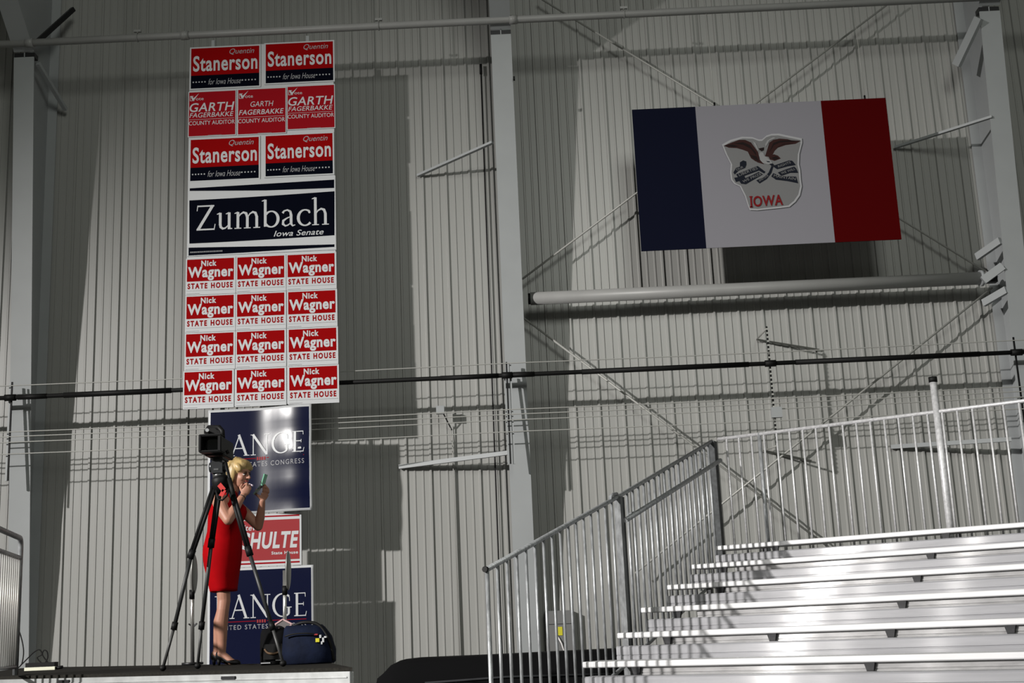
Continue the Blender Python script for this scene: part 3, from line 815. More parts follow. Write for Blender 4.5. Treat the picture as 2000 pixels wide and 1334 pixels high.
# side railing along the left ends
fn = Vector((-fdir.y, fdir.x, 0))
def fp(px, py): return atp(px, py, E0 - BU * .05, fn)
pF, pM, pC = fp(951, 1112), fp(1207, 970), fp(1390, 862)
sr = bl
Z = Vector((0, 0, 1))
def part(mb, name, material=GALV, parent=None): return mb.build(name, material, parent or bl)
side = MB().tube([pF, pM, pC], .017, 10)
srail = part(side, 'side_rail')
part(MB().tube([pF + Z * .0, (pF.x, pF.y, 0)], .014, 8), 'rail_post')
part(MB().tube([pF - fdir * .01 + Z * .0, pF - fdir * .03], .019, 8), 'rail_cap', BLACKR)
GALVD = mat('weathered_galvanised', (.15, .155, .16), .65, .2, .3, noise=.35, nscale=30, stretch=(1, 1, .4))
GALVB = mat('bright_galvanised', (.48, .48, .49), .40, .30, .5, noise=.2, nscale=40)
GALVK = mat('shaded_galvanised', (.04, .043, .045), .6, .3, .3, noise=.3, nscale=30)  # darkened copy of the steel, shade of the post sides put into the colour
def post(p, w1, w2, h, m_=None, name='rail_post'):
    part(MB().obox(Vector((p.x, p.y, (p.z - h + p.z) / 2)), fdir * w1 / 2, fn * w2 / 2, Z * h / 2), name, m_ or GALVD)
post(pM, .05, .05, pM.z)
post(pM + fdir * .055, .045, .04, pM.z + .02, GALVK)  # dark bar added as the shaded side of the middle post
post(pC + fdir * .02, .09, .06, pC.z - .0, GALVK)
part(MB().tube([pM - fdir * .16 + Z * -.02, pM - fdir * .1 + Z * .01, pM - fdir * .02 + Z * .02], .013, 8), 'rail_end_bend')
def pickets(p, q, n, drop, r=.0075, ends=(.06, .0), name='picket'):
    for i in range(n):
        t = (i + 1) / (n + 1)
        c = p.lerp(q, t)
        MB().tube([c, c - Z * drop], r, 8).build(name, GALV, bl)
pickets(pF, pM, 15, 1.25, .0103)
pickets(pM + fdir * .06, pC, 18, 1.22, .0118)
part(MB().tube([pF - Z * 1.25, pM - Z * 1.25, pC - Z * 1.25], .015, 8), 'bottom_rail')
h0, h1 = atp(1222, 1016, E0 + BU * .05, fn), atp(1407, 899, E0 + BU * .05, fn)
part(MB().tube([h0, h1], .020, 10), 'hand_rail')
for t in (.12, .85):
    c = h0.lerp(h1, t); part(MB().tube([c, c - BU * .1 - Z * .01], .01, 8), 'hand_rail_bracket')
# back railing behind the top seat
bb = bk(0) + .36
Pb = bp(0, bb, 0)
def bpx(px, py): return atp(px, py, Pb, BW)
g0, g1 = bpx(1402, 858), bpx(2000, 783)
ug = (g1 - g0).normalized()
L = 6.2
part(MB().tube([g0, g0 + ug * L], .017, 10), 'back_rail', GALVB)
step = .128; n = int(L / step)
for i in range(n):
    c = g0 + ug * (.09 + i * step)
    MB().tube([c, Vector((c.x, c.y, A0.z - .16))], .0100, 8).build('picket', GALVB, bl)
part(MB().tube([(g0.x, g0.y, A0.z - .15), (g0.x + ug.x * L, g0.y + ug.y * L, A0.z - .15)], .015, 8), 'bottom_rail')
t0, t1 = bpx(1822, 742), bpx(1848, 1045)
part(MB().tube([t0, Vector((t0.x, t0.y, A0.z - .5))], .030, 14), 'rail_post', GALVB)
part(MB().tube([t0 - Z * .02, t0 + Z * .025], .037, 14), 'rail_cap', BLACKR)
t2 = bpx(1487, 900)
part(MB().tube([Vector((t2.x, t2.y, g0.z + .01)), Vector((t2.x, t2.y, A0.z - .5))], .018, 10), 'rail_post')

# ================================================================ black covered stack behind the bleachers
cv = MB()
Yc0 = 13.2
kL, kR = aty(733, 1322, Yc0), aty(1230, 1270, Yc0)
ztop = aty(860, 1285, Yc0).z
prof = lambda x, z1, y0, y1: [(x, y0, .0), (x, y0, z1 * .8), (x, y0 + .06, z1 * .95), (x, y0 + .16, z1), (x, y1 - .1, z1), (x, y1, z1 * .92), (x, y1, 0)]
rings = []
for dx, f in ((0, .84), (.06, .88), (.14, .95), (.24, .99), (.40, 1.0), (1.2, 1.0), (2.0, 1.005), (3.0, 1.01)):
    rings.append(prof(kL.x + dx, ztop * f, Yc0 + .0, Yc0 + .9))
cv.loft(rings)
o = tag(cv.build('covered_stack', CLOTHK, smooth=True), 'long low stack under a black cover, behind the left end of the bleachers', 'cover')
MB().tube([aty(830, 1334, Yc0 - .01), aty(990, 1322, Yc0 - .01), aty(1200, 1316, Yc0 - .01)], .012, 6).build('cover_seam', mat('dark_grey_piping', (.012, .013, .016), .8), o)

# white box with a yellow tag on the wall behind the railing
c = aty(1092, 1236, YW - .12)
r_ = tag(MB().box((c.x - .16, c.y - .05, c.z - .27), (c.x + .16, YW - .012, c.z + .26)).build('wall_cabinet', mat('cabinet_grey', (.15, .15, .15), .5, 0, .4)), 'pale grey box with a yellow tag on the wall, seen through the front railing', 'cabinet')
MB().box((c.x - .02, c.y - .056, c.z - .03), (c.x + .04, c.y - .05, c.z + .07)).build('yellow_tag', mat('tag_yellow', (.55, .50, .02), .5), r_)
MB().tube([(c.x - .03, c.y - .06, c.z - .02), (c.x + .02, c.y - .08, c.z - .12), (c.x + .05, c.y - .07, c.z - .22), (c.x + .06, c.y - .055, c.z - .262)], .009, 6).build('white_cord', mat('cord_white', (.75, .72, .72), .5), r_)
MB().box((c.x - .162, c.y - .053, c.z + .10), (c.x + .162, c.y - .049, c.z + .106)).build('door_gap', DARKM, r_)

# ================================================================ STAGE
ZS = EYE - .200
CARP = mat('stage_carpet', (.015, .014, .012), .95, 0, .1, noise=.3, nscale=60)
ALST = mat('stage_aluminium', (.42, .43, .43), .42, .6, .5, noise=.15, nscale=9)
A = atz(688, 1303.5, ZS); Bq = atz(-150, 1325, ZS); Cq = atz(640, 1294, ZS); Dq = atz(100, 1303, ZS)
ed = (Bq - A).normalized()
bd = (Cq - A).normalized()
P0 = A; P1 = A + ed * 5.0; P2 = P1 + (Dq - Cq).normalized() * 0 + bd * 0
back_dir = (Dq - Cq).normalized()
P3 = Cq; P2 = Cq + back_dir * 5.2
st = empty('stage_platform', (A + P1 + P2 + P3) / 4 - Z * ZS, 'low stage platform with dark carpet and aluminium edge, bottom left', 'stage')
def slab(z0, z1, pts): 
    mb = MB(); mb.loft([[Vector((p.x, p.y, z0)) for p in pts], [Vector((p.x, p.y, z1)) for p in pts]], smooth=False); return mb
cen = (P0 + P1 + P2 + P3) / 4
ins = lambda p, d: p + (cen - p).normalized() * d
slab(ZS - .022, ZS, [P0, P1, P2, P3]).build('carpet_deck', CARP, st)
inn = [ins(p, .012) for p in (P0, P1, P2, P3)]
for a, b_ in zip(inn, inn[1:] + inn[:1]):
    d = (b_ - a).normalized(); nrm = Vector((-d.y, d.x, 0))
    mid = (a + b_) / 2; mid.z = ZS - .022 - .07
    MB().obox(mid, d * ((b_ - a).length / 2), nrm * .014, Z * .069).build('edge_rail', ALST, st)
    mid.z = ZS - .022 - .035
    MB().obox(mid, d * ((b_ - a).length / 2 - .02), nrm * .019, Z * .004).build('edge_groove', ALST, st)
fd = (P1 - P0).normalized(); fnn = Vector((-fd.y, fd.x, 0))
if fnn.y > 0: fnn = -fnn
for q in (1.0, 2.6):
    c = inn[0] + fd * q + fnn * .02; c.z = ZS - .045
    MB().obox(c, fd * .06, fnn * .006, Z * .010).build('latch', DARKM, st)
for q in (.10, 1.75, 3.4):
    c = inn[0] + fd * q + fnn * .016; c.z = ZS - .12
    MB().tube([c, c + fnn * .012], .010, 10).build('bolt', DARKM, st)
for p in [ins(P0, .15), ins(P1, .15), ins(P2, .15), ins(P3, .15), (ins(P0, .15) + ins(P1, .15)) / 2, (ins(P2, .15) + ins(P3, .15)) / 2]:
    MB().tube([(p.x, p.y, 0), (p.x, p.y, ZS - .09)], .025, 12).build('leg', ALST, st)

# railing at the left end of the stage
q1 = aty(31, 1290, 9.9); q1.z = ZS; q0 = q1 + Vector((.30, -1.35, 0))
dr = (q0 - q1).normalized()
top = aty(33, 1052, q1.y).z
rl = empty('stage_railing', (q1.x, q1.y, ZS), 'grey railing with rounded corner and bright pickets at the left end of the stage', 'railing')
MB().tube([Vector((q1.x, q1.y, ZS)), Vector((q1.x, q1.y, top - .07))] + [Vector((q1.x, q1.y, top - .07)) + dr * (.07 * (1 - math.cos(t))) + Z * (.07 * math.sin(t)) for t in (.4, .8, 1.2, PI / 2)] + [Vector((q0.x, q0.y, top))], .021, 12).build('frame_tube', GALV, rl)
MB().tube([Vector((q1.x, q1.y, top - .15)), Vector((q0.x, q0.y, top - .15))], .017, 10).build('cross_tube', GALV, rl)
MB().tube([Vector((q1.x, q1.y, ZS + .06)), Vector((q0.x, q0.y, ZS + .06))], .015, 10).build('cross_tube', GALV, rl)
for i in range(14):
    c = q1 + dr * (.055 + i * .085)
    MB().tube([Vector((c.x, c.y, ZS + .06)), Vector((c.x, c.y, top - .15))], .012, 8).build('picket', mat('bright_zinc', (.85, .84, .82), .35, .5, .5), rl)

# cables and power strip at the left of the stage
def zpt(px, py, h=0.0, dz=0): 
    p = atz(px, py, ZS + .0); return p
base = atz(60, 1306, ZS)
def atd(px, py): return aty(px, py, base.y)
cab = lambda pts, r: MB().tube([atd(*p) for p in pts], r, 6)
def smooth_pts(pts, n=6):
    o = []
    for i in range(len(pts) - 1):
        p0 = pts[max(i - 1, 0)]; p1 = pts[i]; p2 = pts[i + 1]; p3 = pts[min(i + 2, len(pts) - 1)]
        for k in range(n):
            t = k / n
            o.append(tuple(.5 * ((2 * p1[j]) + (-p0[j] + p2[j]) * t + (2 * p0[j] - 5 * p1[j] + 4 * p2[j] - p3[j]) * t * t + (-p0[j] + 3 * p1[j] - 3 * p2[j] + p3[j]) * t ** 3) for j in range(len(p1))))
    return o + [pts[-1]]
tag(cab(smooth_pts([(6, 1148), (14, 1170), (27, 1205), (40, 1240), (46, 1270), (43, 1295), (36, 1304)]), .006).build('power_cable', BLACKR), 'black cable hanging in a long bow at the left end of the stage', 'cable')
tag(cab(smooth_pts([(4, 1205), (6, 1232), (12, 1258), (22, 1280), (32, 1302)]), .007).build('power_cable', BLACKR), 'black cable lying steeply against the left railing of the stage', 'cable')
tag(cab(smooth_pts([(40, 1300), (52, 1288), (66, 1274), (77, 1269), (82, 1278), (73, 1284), (78, 1292), (86, 1296), (93, 1285), (92, 1273), (86, 1270), (83, 1279), (92, 1292), (99, 1303)]), .006).build('power_cable', BLACKR), 'tangled loops of black cable on the stage near the left railing', 'cable')
c = atz(72, 1306, ZS)
ps = tag(MB().box((c.x - .12, c.y + .02, ZS), (c.x + .16, c.y + .12, ZS + .055)).build('adapter_block', BLACKP), 'black adapter block under the tangled cable on the stage', 'adapter')
c = atz(80, 1309, ZS)
ps = tag(MB().box((c.x - .13, c.y - .05, ZS), (c.x + .14, c.y + .0, ZS + .028)).build('power_strip', mat('cream_plastic', (.62, .62, .50), .5)), 'cream power strip lying on the stage in front of the cables', 'power strip')
MB().tube([(c.x + .14, c.y - .02, ZS + .014), (c.x + .20, c.y - .02, ZS + .02)], .014, 10).build('plug', BLACKP, ps)
for i in range(4): MB().box((c.x - .09 + i * .055, c.y - .04, ZS + .028), (c.x - .06 + i * .055, c.y - .012, ZS + .031)).build('socket', BLACKP, ps)
c = atz(8, 1307, ZS)
tag(MB().ell((c.x - .02, c.y, ZS + .05), (.10, .09, .05)).build('cable_bag', mat('grey_cloth', (.05, .05, .05), .9)), 'small dark grey pouch on the stage at the left edge of the photo', 'pouch')
# ================================================================ TRIPOD AND VIDEO CAMERA
f1, f2, f3 = atz(318, 1311, ZS), atz(386, 1306.5, ZS), atz(553, 1302, ZS)
YT0 = (f1.y + f2.y + f3.y) / 3
crown = aty(432, 948, YT0)
tp = empty('tripod', (crown.x, YT0, ZS), 'black three-legged camera tripod standing on the stage in front of the woman', 'tripod')
def ylerp(foot, t): return YT0 + (foot.y - YT0) * t
def tleg(pts, foot):
    tot = foot
    P = [aty(px, py, ylerp(foot, (py - 948) / (1306 - 948))) for px, py in pts]
    P[-1] = foot + Z * .02
    d = (P[1] - P[0]).normalized(); sd = d.cross(Vector((0, 1, 0))).normalized()
    up = MB()
    for s_ in (-1, 1): up.tube([P[0] + sd * .011 * s_, P[1] + sd * .009 * s_], .0125, 10)
    up.bar(P[0].lerp(P[1], .02), P[0].lerp(P[1], .98), .02, .016, (0, 1, 0))
    L1 = up.build('leg', BLACKP, tp)
    MB().tube([P[1] - d * .03, P[1] + d * .035], .025, 12).build('leg_clamp', BLACKP, L1)
    MB().tube([P[1], P[2]], .0145, 10).build('leg_tube', mat('carbon_grey', (.018, .019, .02), .5, .1), L1)
    d2 = (P[2] - P[1]).normalized()
    MB().tube([P[2] - d2 * .025, P[2] + d2 * .03], .022, 12).build('leg_clamp', BLACKP, L1)
    MB().tube([P[2], P[3]], .011, 10).build('leg_tube', mat('leg_grey', (.045, .045, .045), .5, .2), L1)
    MB().ell(foot + Z * .022, (.024, .024, .022)).build('rubber_foot', BLACKR, L1)
tleg([(419, 950), (374, 1082), (341, 1222), (318, 1311)], f1)
tleg([(428, 955), (413, 1060), (394, 1221), (386, 1306)], f2)
tleg([(448, 945), (486, 1076), (531, 1222), (553, 1302)], f3)
cr = MB()
cr.tube([aty(431, 962, YT0), aty(431, 944, YT0), aty(431, 936, YT0), aty(430, 931, YT0)], [.045, .062, .066, .05], 20)
cr.build('crown', BLACKP, tp)
MB().tube([aty(429, 934, YT0), aty(428, 924, YT0)], .048, 20).build('levelling_bowl', mat('bowl_grey', (.06, .06, .06), .35, .5), tp)
hd = MB()
a, b_ = aty(413, 926, YT0), aty(440, 899, YT0)
hd.box((a.x + .012, YT0 - .055, a.z), (b_.x - .008, YT0 + .055, b_.z))
hd.tube([(a.x - .012, YT0, (a.z + b_.z) / 2), (a.x + .02, YT0, (a.z + b_.z) / 2)], .036, 18)
hd.tube([(b_.x - .02, YT0, (a.z + b_.z) / 2), (b_.x + .012, YT0, (a.z + b_.z) / 2)], .036, 18)
fh = hd.build('fluid_head', mat('head_grey', (.045, .047, .05), .3, .6), tp)
MB().box((a.x + .03, YT0 - .058, a.z + .02), (b_.x - .035, YT0 - .054, a.z + .032)).build('head_scale', mat('chrome_trim', (.35, .36, .37), .25, .9), fh)
MB().box((a.x + .01, YT0 - .08, b_.z), (b_.x - .0, YT0 + .10, b_.z + .018)).build('quick_release_plate', BLACKP, tp)
pn = MB().tube([aty(441, 903, YT0 - .05), aty(446, 925, YT0 - .14), aty(456, 968, YT0 - .24)], .011, 10).build('pan_handle', BLACKP, tp)
MB().tube([aty(448, 935, YT0 - .17), aty(456, 968, YT0 - .24)], .016, 10).build('handle_grip', BLACKR, pn)
rs = MB()
rs.obox(aty(433, 952, YT0 - .075), Vector((.012, 0, .012)), Vector((0, .006, 0)), Vector((-.018, 0, .022)))
rs.obox(aty(435, 963, YT0 - .075), Vector((.014, 0, -.006)), Vector((0, .006, 0)), Vector((-.012, 0, -.022)))
rs.build('red_tie', mat('tie_red', (.42, .01, .008), .6), tp)
MB().tube([aty(422, 958, YT0 - .07), aty(426, 975, YT0 - .085), aty(434, 977, YT0 - .085), aty(443, 968, YT0 - .075), aty(447, 955, YT0 - .06)], .008, 8).build('strap', BLACKR, tp)

YC = YT0
cb = aty(420, 880, YC)
vc = empty('video_camera', (cb.x, YC, aty(425, 894, YC).z), 'black professional video camera mounted on the tripod beside the woman', 'video camera')
def cbox(x0, y0, x1, y1, d0, d1, name, material=BLACKP, parent=None):
    a, b_ = aty(x0, y1, YC), aty(x1, y0, YC)
    mb = MB(); mb.box((a.x, YC + d0, a.z), (b_.x, YC + d1, b_.z))
    bmesh.ops.bevel(mb.b, geom=list(mb.b.edges), offset=.006, segments=2, affect='EDGES')
    return mb.build(name, material, parent or vc)
cbox(402, 856, 440, 892, -.06, .26, 'camera_body')
hood = cbox(399, 853, 443, 859, -.17, -.06, 'lens_hood')
cbox(399, 884, 443, 890, -.17, -.06, 'lens_hood', BLACKP)
cbox(399, 856, 405, 888, -.17, -.06, 'lens_hood', BLACKP)
cbox(436, 856, 443, 888, -.17, -.06, 'lens_hood', BLACKP)
c = aty(421, 872, YC)
MB().tube([(c.x, YC - .08, c.z), (c.x, YC - .06, c.z)], .05, 24).build('lens', mat('lens_glass', (.004, .004, .006), .08, 0, .6), vc)
hb = MB()
hb.tube([aty(405, 856, YC + .2), aty(405, 840, YC + .2), aty(408, 835, YC + .12), aty(428, 835, YC - .05), aty(434, 842, YC - .07), aty(435, 856, YC - .07)], .018, 10)
hb.build('carry_handle', BLACKP, vc)
cbox(409, 836, 434, 856, -.03, .05, 'viewfinder_block')
mcp = MB().tube([aty(403, 844, YC - .10), aty(411, 848, YC + .14)], .017, 12).build('microphone', BLACKR, vc)
MB().tube([aty(404.5, 840, YC - .12), aty(405.2, 840.5, YC - .09)], .013, 12).build('microphone_ring', mat('ring_grey', (.35, .36, .37), .4), mcp)
vf = MB().tube([aty(402, 876, YC - .02), aty(391, 881, YC - .06)], [.022, .017], 12).build('eyepiece', BLACKR, vc)
MB().tube([aty(443, 880, YC), aty(446, 886, YC)], .012, 10).build('knob', BLACKP, vc)

# ================================================================ BAGS
def bag_rings(c, w, d, h, prof, n=28, pw=3.2):
    R = []
    for z, kx, ky, sh in prof:
        r = []
        for i in range(n):
            t = 2 * PI * i / n
            cx, sy = math.cos(t), math.sin(t)
            r.append(Vector((c.x + sh + w / 2 * kx * math.copysign(abs(cx) ** (2 / pw), cx), c.y + d / 2 * ky * math.copysign(abs(sy) ** (2 / pw), sy), c.z + h * z)))
        R.append(r)
    return R
g = atz(531, 1299, ZS)
kb = tag(MB().loft(bag_rings(g + Vector((0, .14, 0)), .215, .24, .262, [(0, .94, .94, 0), (.04, 1, 1, 0), (.5, 1.02, 1, 0), (.85, .99, .93, 0), (.97, .90, .8, 0), (1, .8, .65, 0)])).build('equipment_bag', mat('black_nylon', (.003, .003, .0035), .85, 0, .1, bump=.3, bscale=25)), 'boxy black equipment bag on the stage between the tripod leg and the blue bag', 'bag')
fy = g.y + .018
MB().obox(Vector((g.x + .005, fy, g.z + .095)), Vector((.07, 0, 0)), Vector((0, .012, 0)), Vector((0, 0, .055))).build('front_pocket', BLACKR, kb)
MB().tube(smooth_pts([(g.x - .055, fy - .012, g.z + .115), (g.x - .03, fy - .016, g.z + .088), (g.x + .01, fy - .018, g.z + .08), (g.x + .05, fy - .016, g.z + .09)]), .008, 8).build('tan_strap', mat('tan_leather', (.10, .055, .025), .6), kb)
MB().box((g.x + .025, fy - .004, g.z + .030), (g.x + .062, fy + .02, g.z + .048)).build('white_patch', WHITE, kb)
MB().box((g.x - .085, fy - .002, g.z + .012), (g.x - .015, fy + .02, g.z + .020)).build('pale_strip', GREYT, kb)
MB().tube(smooth_pts([(g.x - .06, g.y + .14, g.z + .258), (g.x - .03, g.y + .13, g.z + .272), (g.x + .03, g.y + .13, g.z + .272), (g.x + .06, g.y + .14, g.z + .258)]), .009, 8).build('handle', BLACKR, kb)
g = atz(596, 1298, ZS)
NYB = mat('navy_nylon', (.0035, .0062, .018), .8, 0, .12, noise=.35, nscale=9, bump=.5, bscale=14)
db = tag(MB().loft(bag_rings(g + Vector((0, .17, 0)), .37, .30, .275, [(0, .95, .92, 0), (.05, 1.02, 1, 0), (.35, 1.03, 1.02, 0), (.7, .94, .92, -.012), (.92, .80, .72, -.03), (1, .70, .5, -.035)], pw=2.8)).build('duffel_bag', NYB), 'dark blue bulging duffel bag with small tags at its right end, on the stage', 'bag')
fy = g.y + .02
MB().tube(smooth_pts([(g.x - .12, g.y + .15, g.z + .268), (g.x - .04, g.y + .12, g.z + .292), (g.x + .05, g.y + .11, g.z + .285), (g.x + .11, g.y + .10, g.z + .24), (g.x + .165, g.y + .08, g.z + .14), (g.x + .187, g.y + .10, g.z + .02)]), .012, 8).build('shoulder_strap', BLACKR, db)
MB().tube(smooth_pts([(g.x - .15, fy + .01, g.z + .20), (g.x - .08, fy - .004, g.z + .215), (g.x + .02, fy - .008, g.z + .215), (g.x + .1, fy + .01, g.z + .20)]), .006, 6).build('zipper', BLACKR, db)
for (dx, dz, w_, h_, mm) in ((.085, .165, .013, .013, mat('tag_yellow', (.55, .50, .02), .5)), (.105, .19, .006, .011, WHITE), (.125, .165, .006, .016, WHITE), (.075, .205, .012, .005, RED3), (.14, .185, .008, .006, WHITE), (.115, .145, .005, .01, WHITE)):
    MB().obox((g.x + dx, g.y + .028 + dx * .1, g.z + dz), (w_, 0, 0), (0, .02, 0), (0, 0, h_)).build('tag', mm, db)

# ================================================================ PADDED CHROME STANDS
CHR = mat('polished_tube', (.70, .69, .67), .22, .9, .5)
def pad_stand(px, pyb, pyt, pyp, padx, Y, label, diamond):
    b0 = aty(px, pyb, Y); b0.z = ZS
    t = aty(px, pyt, Y)
    ct = aty(padx, (pyt + pyp) / 2, Y)
    r = empty('folded_stand', (b0.x, Y, ZS), label, 'stand', 'folded chrome stands with a pad')
    MB().tube([(b0.x, Y, ZS), (t.x, Y, aty(px, pyt + (pyp - pyt) * .5, Y).z)], .017, 12).build('pole', CHR, r)
    hz = abs(aty(padx, pyt, Y).z - aty(padx, pyp, Y).z) / 2
    MB().ell((ct.x, Y + .02, ct.z), (.020, .09, hz * 1.02), 20, 14).build('pad', mat('pad_grey', (.20, .20, .19), .35, .5), r)
    MB().tube([(t.x, Y, aty(px, pyp - 8, Y).z), (t.x, Y, aty(px, pyp + 10, Y).z)], .023, 12).build('hub', BLACKP, r)
    zc = ZS + (.30 if diamond else .31)
    for s_ in (-1, 1): MB().bar((b0.x, Y, zc), (b0.x + s_ * .035, Y - .01, zc + .03), .012, .012).build('lug', DARKM, r)
    MB().tube([(b0.x, Y, ZS), (b0.x, Y, ZS + .02)], .09, 20).build('base_disc', DARKM, r)
    if diamond:
        zc = aty(px, 1220, Y).z
        c = [Vector((b0.x + dx, Y - .03, zc + dz)) for dx, dz in ((-.085, 0), (-.01, .045), (.075, .0), (.0, -.045))]
        f = MB().poly(c, (0, .012, 0)).build('diamond_plate', mat('plate_grey', (.12, .11, .11), .5), r)
        for a, b_ in zip(c, c[1:] + c[:1]): MB().bar(a, b_, .014, .012).build('plate_edge', mat('pale_pink_plastic', (.50, .32, .32), .5), f)
pad_stand(376, 1296, 1083, 1160, 378, YT0 + 1.9, 'chrome stand with a narrow pad, left of the woman behind the tripod leg', False)
pad_stand(556, 1290, 1076, 1152, 562, YT0 + 2.0, 'chrome stand with a narrow pad and a diamond plate, behind the bags on stage', True)

# ================================================================ PERSON
SKIN = mat('skin', (.36, .175, .12), .5, 0, .35, noise=.05, nscale=20)
DRESS = mat('red_dress_fabric', (.29, .001, .003), .85, 0, .06, noise=.08, nscale=10)
HAIR = mat('blonde_hair', (.36, .25, .105), .42, 0, .4, noise=.4, nscale=30, stretch=(1, 1, .12))
W0 = atz(437, 1299, ZS)
pr = empty('person', W0, 'blonde woman in a sleeveless red dress putting on lip gloss, standing behind the tripod', 'person')
def wp(x, y, z): return W0 + Vector((x, y, z))
def solid(mb, name, material, parent, vox, smooth_it=4, origin=None):
    bmesh.ops.triangulate(mb.b, faces=[f for f in mb.b.faces if len(f.verts) > 4])
    bmesh.ops.recalc_face_normals(mb.b, faces=mb.b.faces)
    me = bpy.data.meshes.new('tmp'); mb.b.to_mesh(me); mb.b.free()
    o = bpy.data.objects.new('tmp', me); COL.objects.link(o)
    r = o.modifiers.new('r', 'REMESH'); r.mode = 'VOXEL'; r.voxel_size = vox; r.use_smooth_shade = True
    if smooth_it:
        s_ = o.modifiers.new('s', 'SMOOTH'); s_.factor = .5; s_.iterations = smooth_it
    bpy.context.view_layer.update()
    me2 = bpy.data.meshes.new_from_object(o.evaluated_get(bpy.context.evaluated_depsgraph_get()))
    bpy.data.objects.remove(o)
    m2 = MB(); m2.b.from_mesh(me2); bpy.data.meshes.remove(me2)
    return m2.build(name, material, parent, origin=origin, smooth=True, norm=False)
def limb(mb, pts, rs, seg=14):
    P = [wp(*p) for p in pts]
    Q = []; R = []
    for i in range(len(P) - 1):
        for k in range(5):
            t = k / 5; Q.append(P[i].lerp(P[i + 1], t)); R.append(rs[i] + (rs[i + 1] - rs[i]) * t)
    Q.append(P[-1]); R.append(rs[-1])
    mb.tube(Q, R, seg)
    for p, r in zip(P, rs): mb.ell(p, (r, r, r), 12, 8)
def hand(mb, wrist, d, side, nrm, curl, thumb_d, spread=.018, s=1.0):
    """d: wrist->knuckles, side: towards the index finger, nrm: palm direction"""
    d, side, nrm = Vector(d).normalized(), Vector(side).normalized(), Vector(nrm).normalized()
    w = Vector(wrist)
    pc = w + d * .048 * s
    rot = Matrix((d, side, nrm)).transposed()
    mb.ell(wp(*pc), (.050 * s, .038 * s, .015 * s), 14, 10, rot)
    for i, (off, ln) in enumerate(((1.4, .072), (.5, .080), (-.45, .075), (-1.35, .058))):
        p = w + d * (.083 * s) + side * (off * spread * s)
        c = curl[i]
        pts = [p]
        ang = 0
        for sgm, f in ((.42, .75), (.32, 1.0), (.26, .8)):
            ang += c * f
            p = p + (d * math.cos(ang) + nrm * math.sin(ang)) * (ln * sgm * 1.15 * s)
            pts.append(p)
        limb(mb, [tuple(q) for q in pts], [.0088 * s, .0082 * s, .0076 * s, .0068 * s], 10)
    t0 = w + d * .022 * s + side * .030 * s
    td = Vector(thumb_d).normalized()
    limb(mb, [tuple(w + d * .015 * s + side * .012 * s), tuple(t0 + td * .018 * s), tuple(t0 + td * .048 * s), tuple(t0 + (td * .6 + d * .4).normalized() * .072 * s)], [.014 * s, .0125 * s, .0095 * s, .0075 * s], 10)

HC = Vector((.117, -.02, 1.508))
HR = Matrix.Rotation(math.radians(-24), 3, 'Z') @ Matrix.Rotation(math.radians(10), 3, 'Y')
def hp(x, y, z): return tuple(HC + HR @ Vector((x, y, z)))
bd_ = MB()
# torso (under the dress), neck
limb(bd_, [(-.02, 0, .88), (-.01, 0, 1.02), (.0, 0, 1.16), (.015, 0, 1.27), (.04, 0, 1.35)], [.105, .10, .098, .085, .052])
limb(bd_, [(.015, -.10, 1.275), (-.01, -.165, 1.285)], [.06, .055]); limb(bd_, [(.03, .10, 1.27), (.05, .155, 1.275)], [.06, .05])
limb(bd_, [(.04, -.005, 1.34), (.075, -.012, 1.40), hp(-.035, 0, -.045)], [.052, .048, .050])
# arms
RW, LW = (.176, -.125, 1.320), (.284, .10, 1.292)
limb(bd_, [(-.012, -.168, 1.285), (.03, -.225, 1.21), (.092, -.275, 1.115)], [.056, .055, .040])
limb(bd_, [(.092, -.275, 1.115), (.118, -.235, 1.175), RW], [.040, .042, .0255])
limb(bd_, [(.05, .15, 1.275), (.14, .19, 1.19), (.226, .215, 1.095)], [.05, .045, .037])
limb(bd_, [(.226, .215, 1.095), (.25, .175, 1.165), LW], [.037, .038, .0245])
hand(bd_, RW, (.55, .05, .80), (-.62, -.30, .55), (-.45, .80, .30), (1.15, 1.25, 1.3, 1.35), (-.45, .45, .75), s=.9)
hand(bd_, LW, (.38, -.12, .92), (-.75, -.55, .25), (-.50, -.60, .20), (.45, .55, .6, .7), (-.75, -.30, .65))
# legs
limb(bd_, [(-.01, -.06, .88), (-.004, -.052, .68), (.010, -.048, .50), (.005, -.06, .43), (-.010, -.055, .335), (-.003, -.055, .20), (-.002, -.055, .105)], [.070, .058, .052, .049, .055, .040, .032])
limb(bd_, [(-.03, .06, .88), (-.022, .055, .68), (-.016, .052, .50), (-.022, .06, .43), (-.046, .06, .335), (-.060, .06, .20), (-.068, .06, .11)], [.070, .058, .052, .049, .054, .039, .032])
limb(bd_, [(-.012, -.055, .085), (.03, -.065, .062), (.075, -.078, .028), (.105, -.085, .022)], [.030, .030, .027, .018])
limb(bd_, [(-.078, .06, .09), (-.03, .045, .065), (.02, .028, .028), (.055, .018, .022)], [.030, .030, .027, .018])
# head
def he(c, r, rot=None): bd_.ell(wp(*hp(*c)), r, 18, 12, HR @ rot if rot else HR)
he((-.012, 0, .030), (.094, .074, .086)); he((.024, 0, -.030), (.066, .060, .084)); he((.052, 0, -.098), (.030, .028, .024))
he((.036, 0, -.078), (.040, .046, .032)); he((.070, 0, .030), (.022, .048, .016)); he((.054, -.036, -.030), (.028, .022, .028)); he((.054, .036, -.030), (.028, .022, .028))
limb(bd_, [hp(.086, 0, .014), hp(.100, 0, -.008), hp(.110, 0, -.022)], [.008, .010, .0125], 10)
he((.098, -.010, -.026), (.010, .008, .007)); he((.098, .010, -.026), (.010, .008, .007))
body = solid(bd_, 'body', SKIN, pr, .0052, 3)
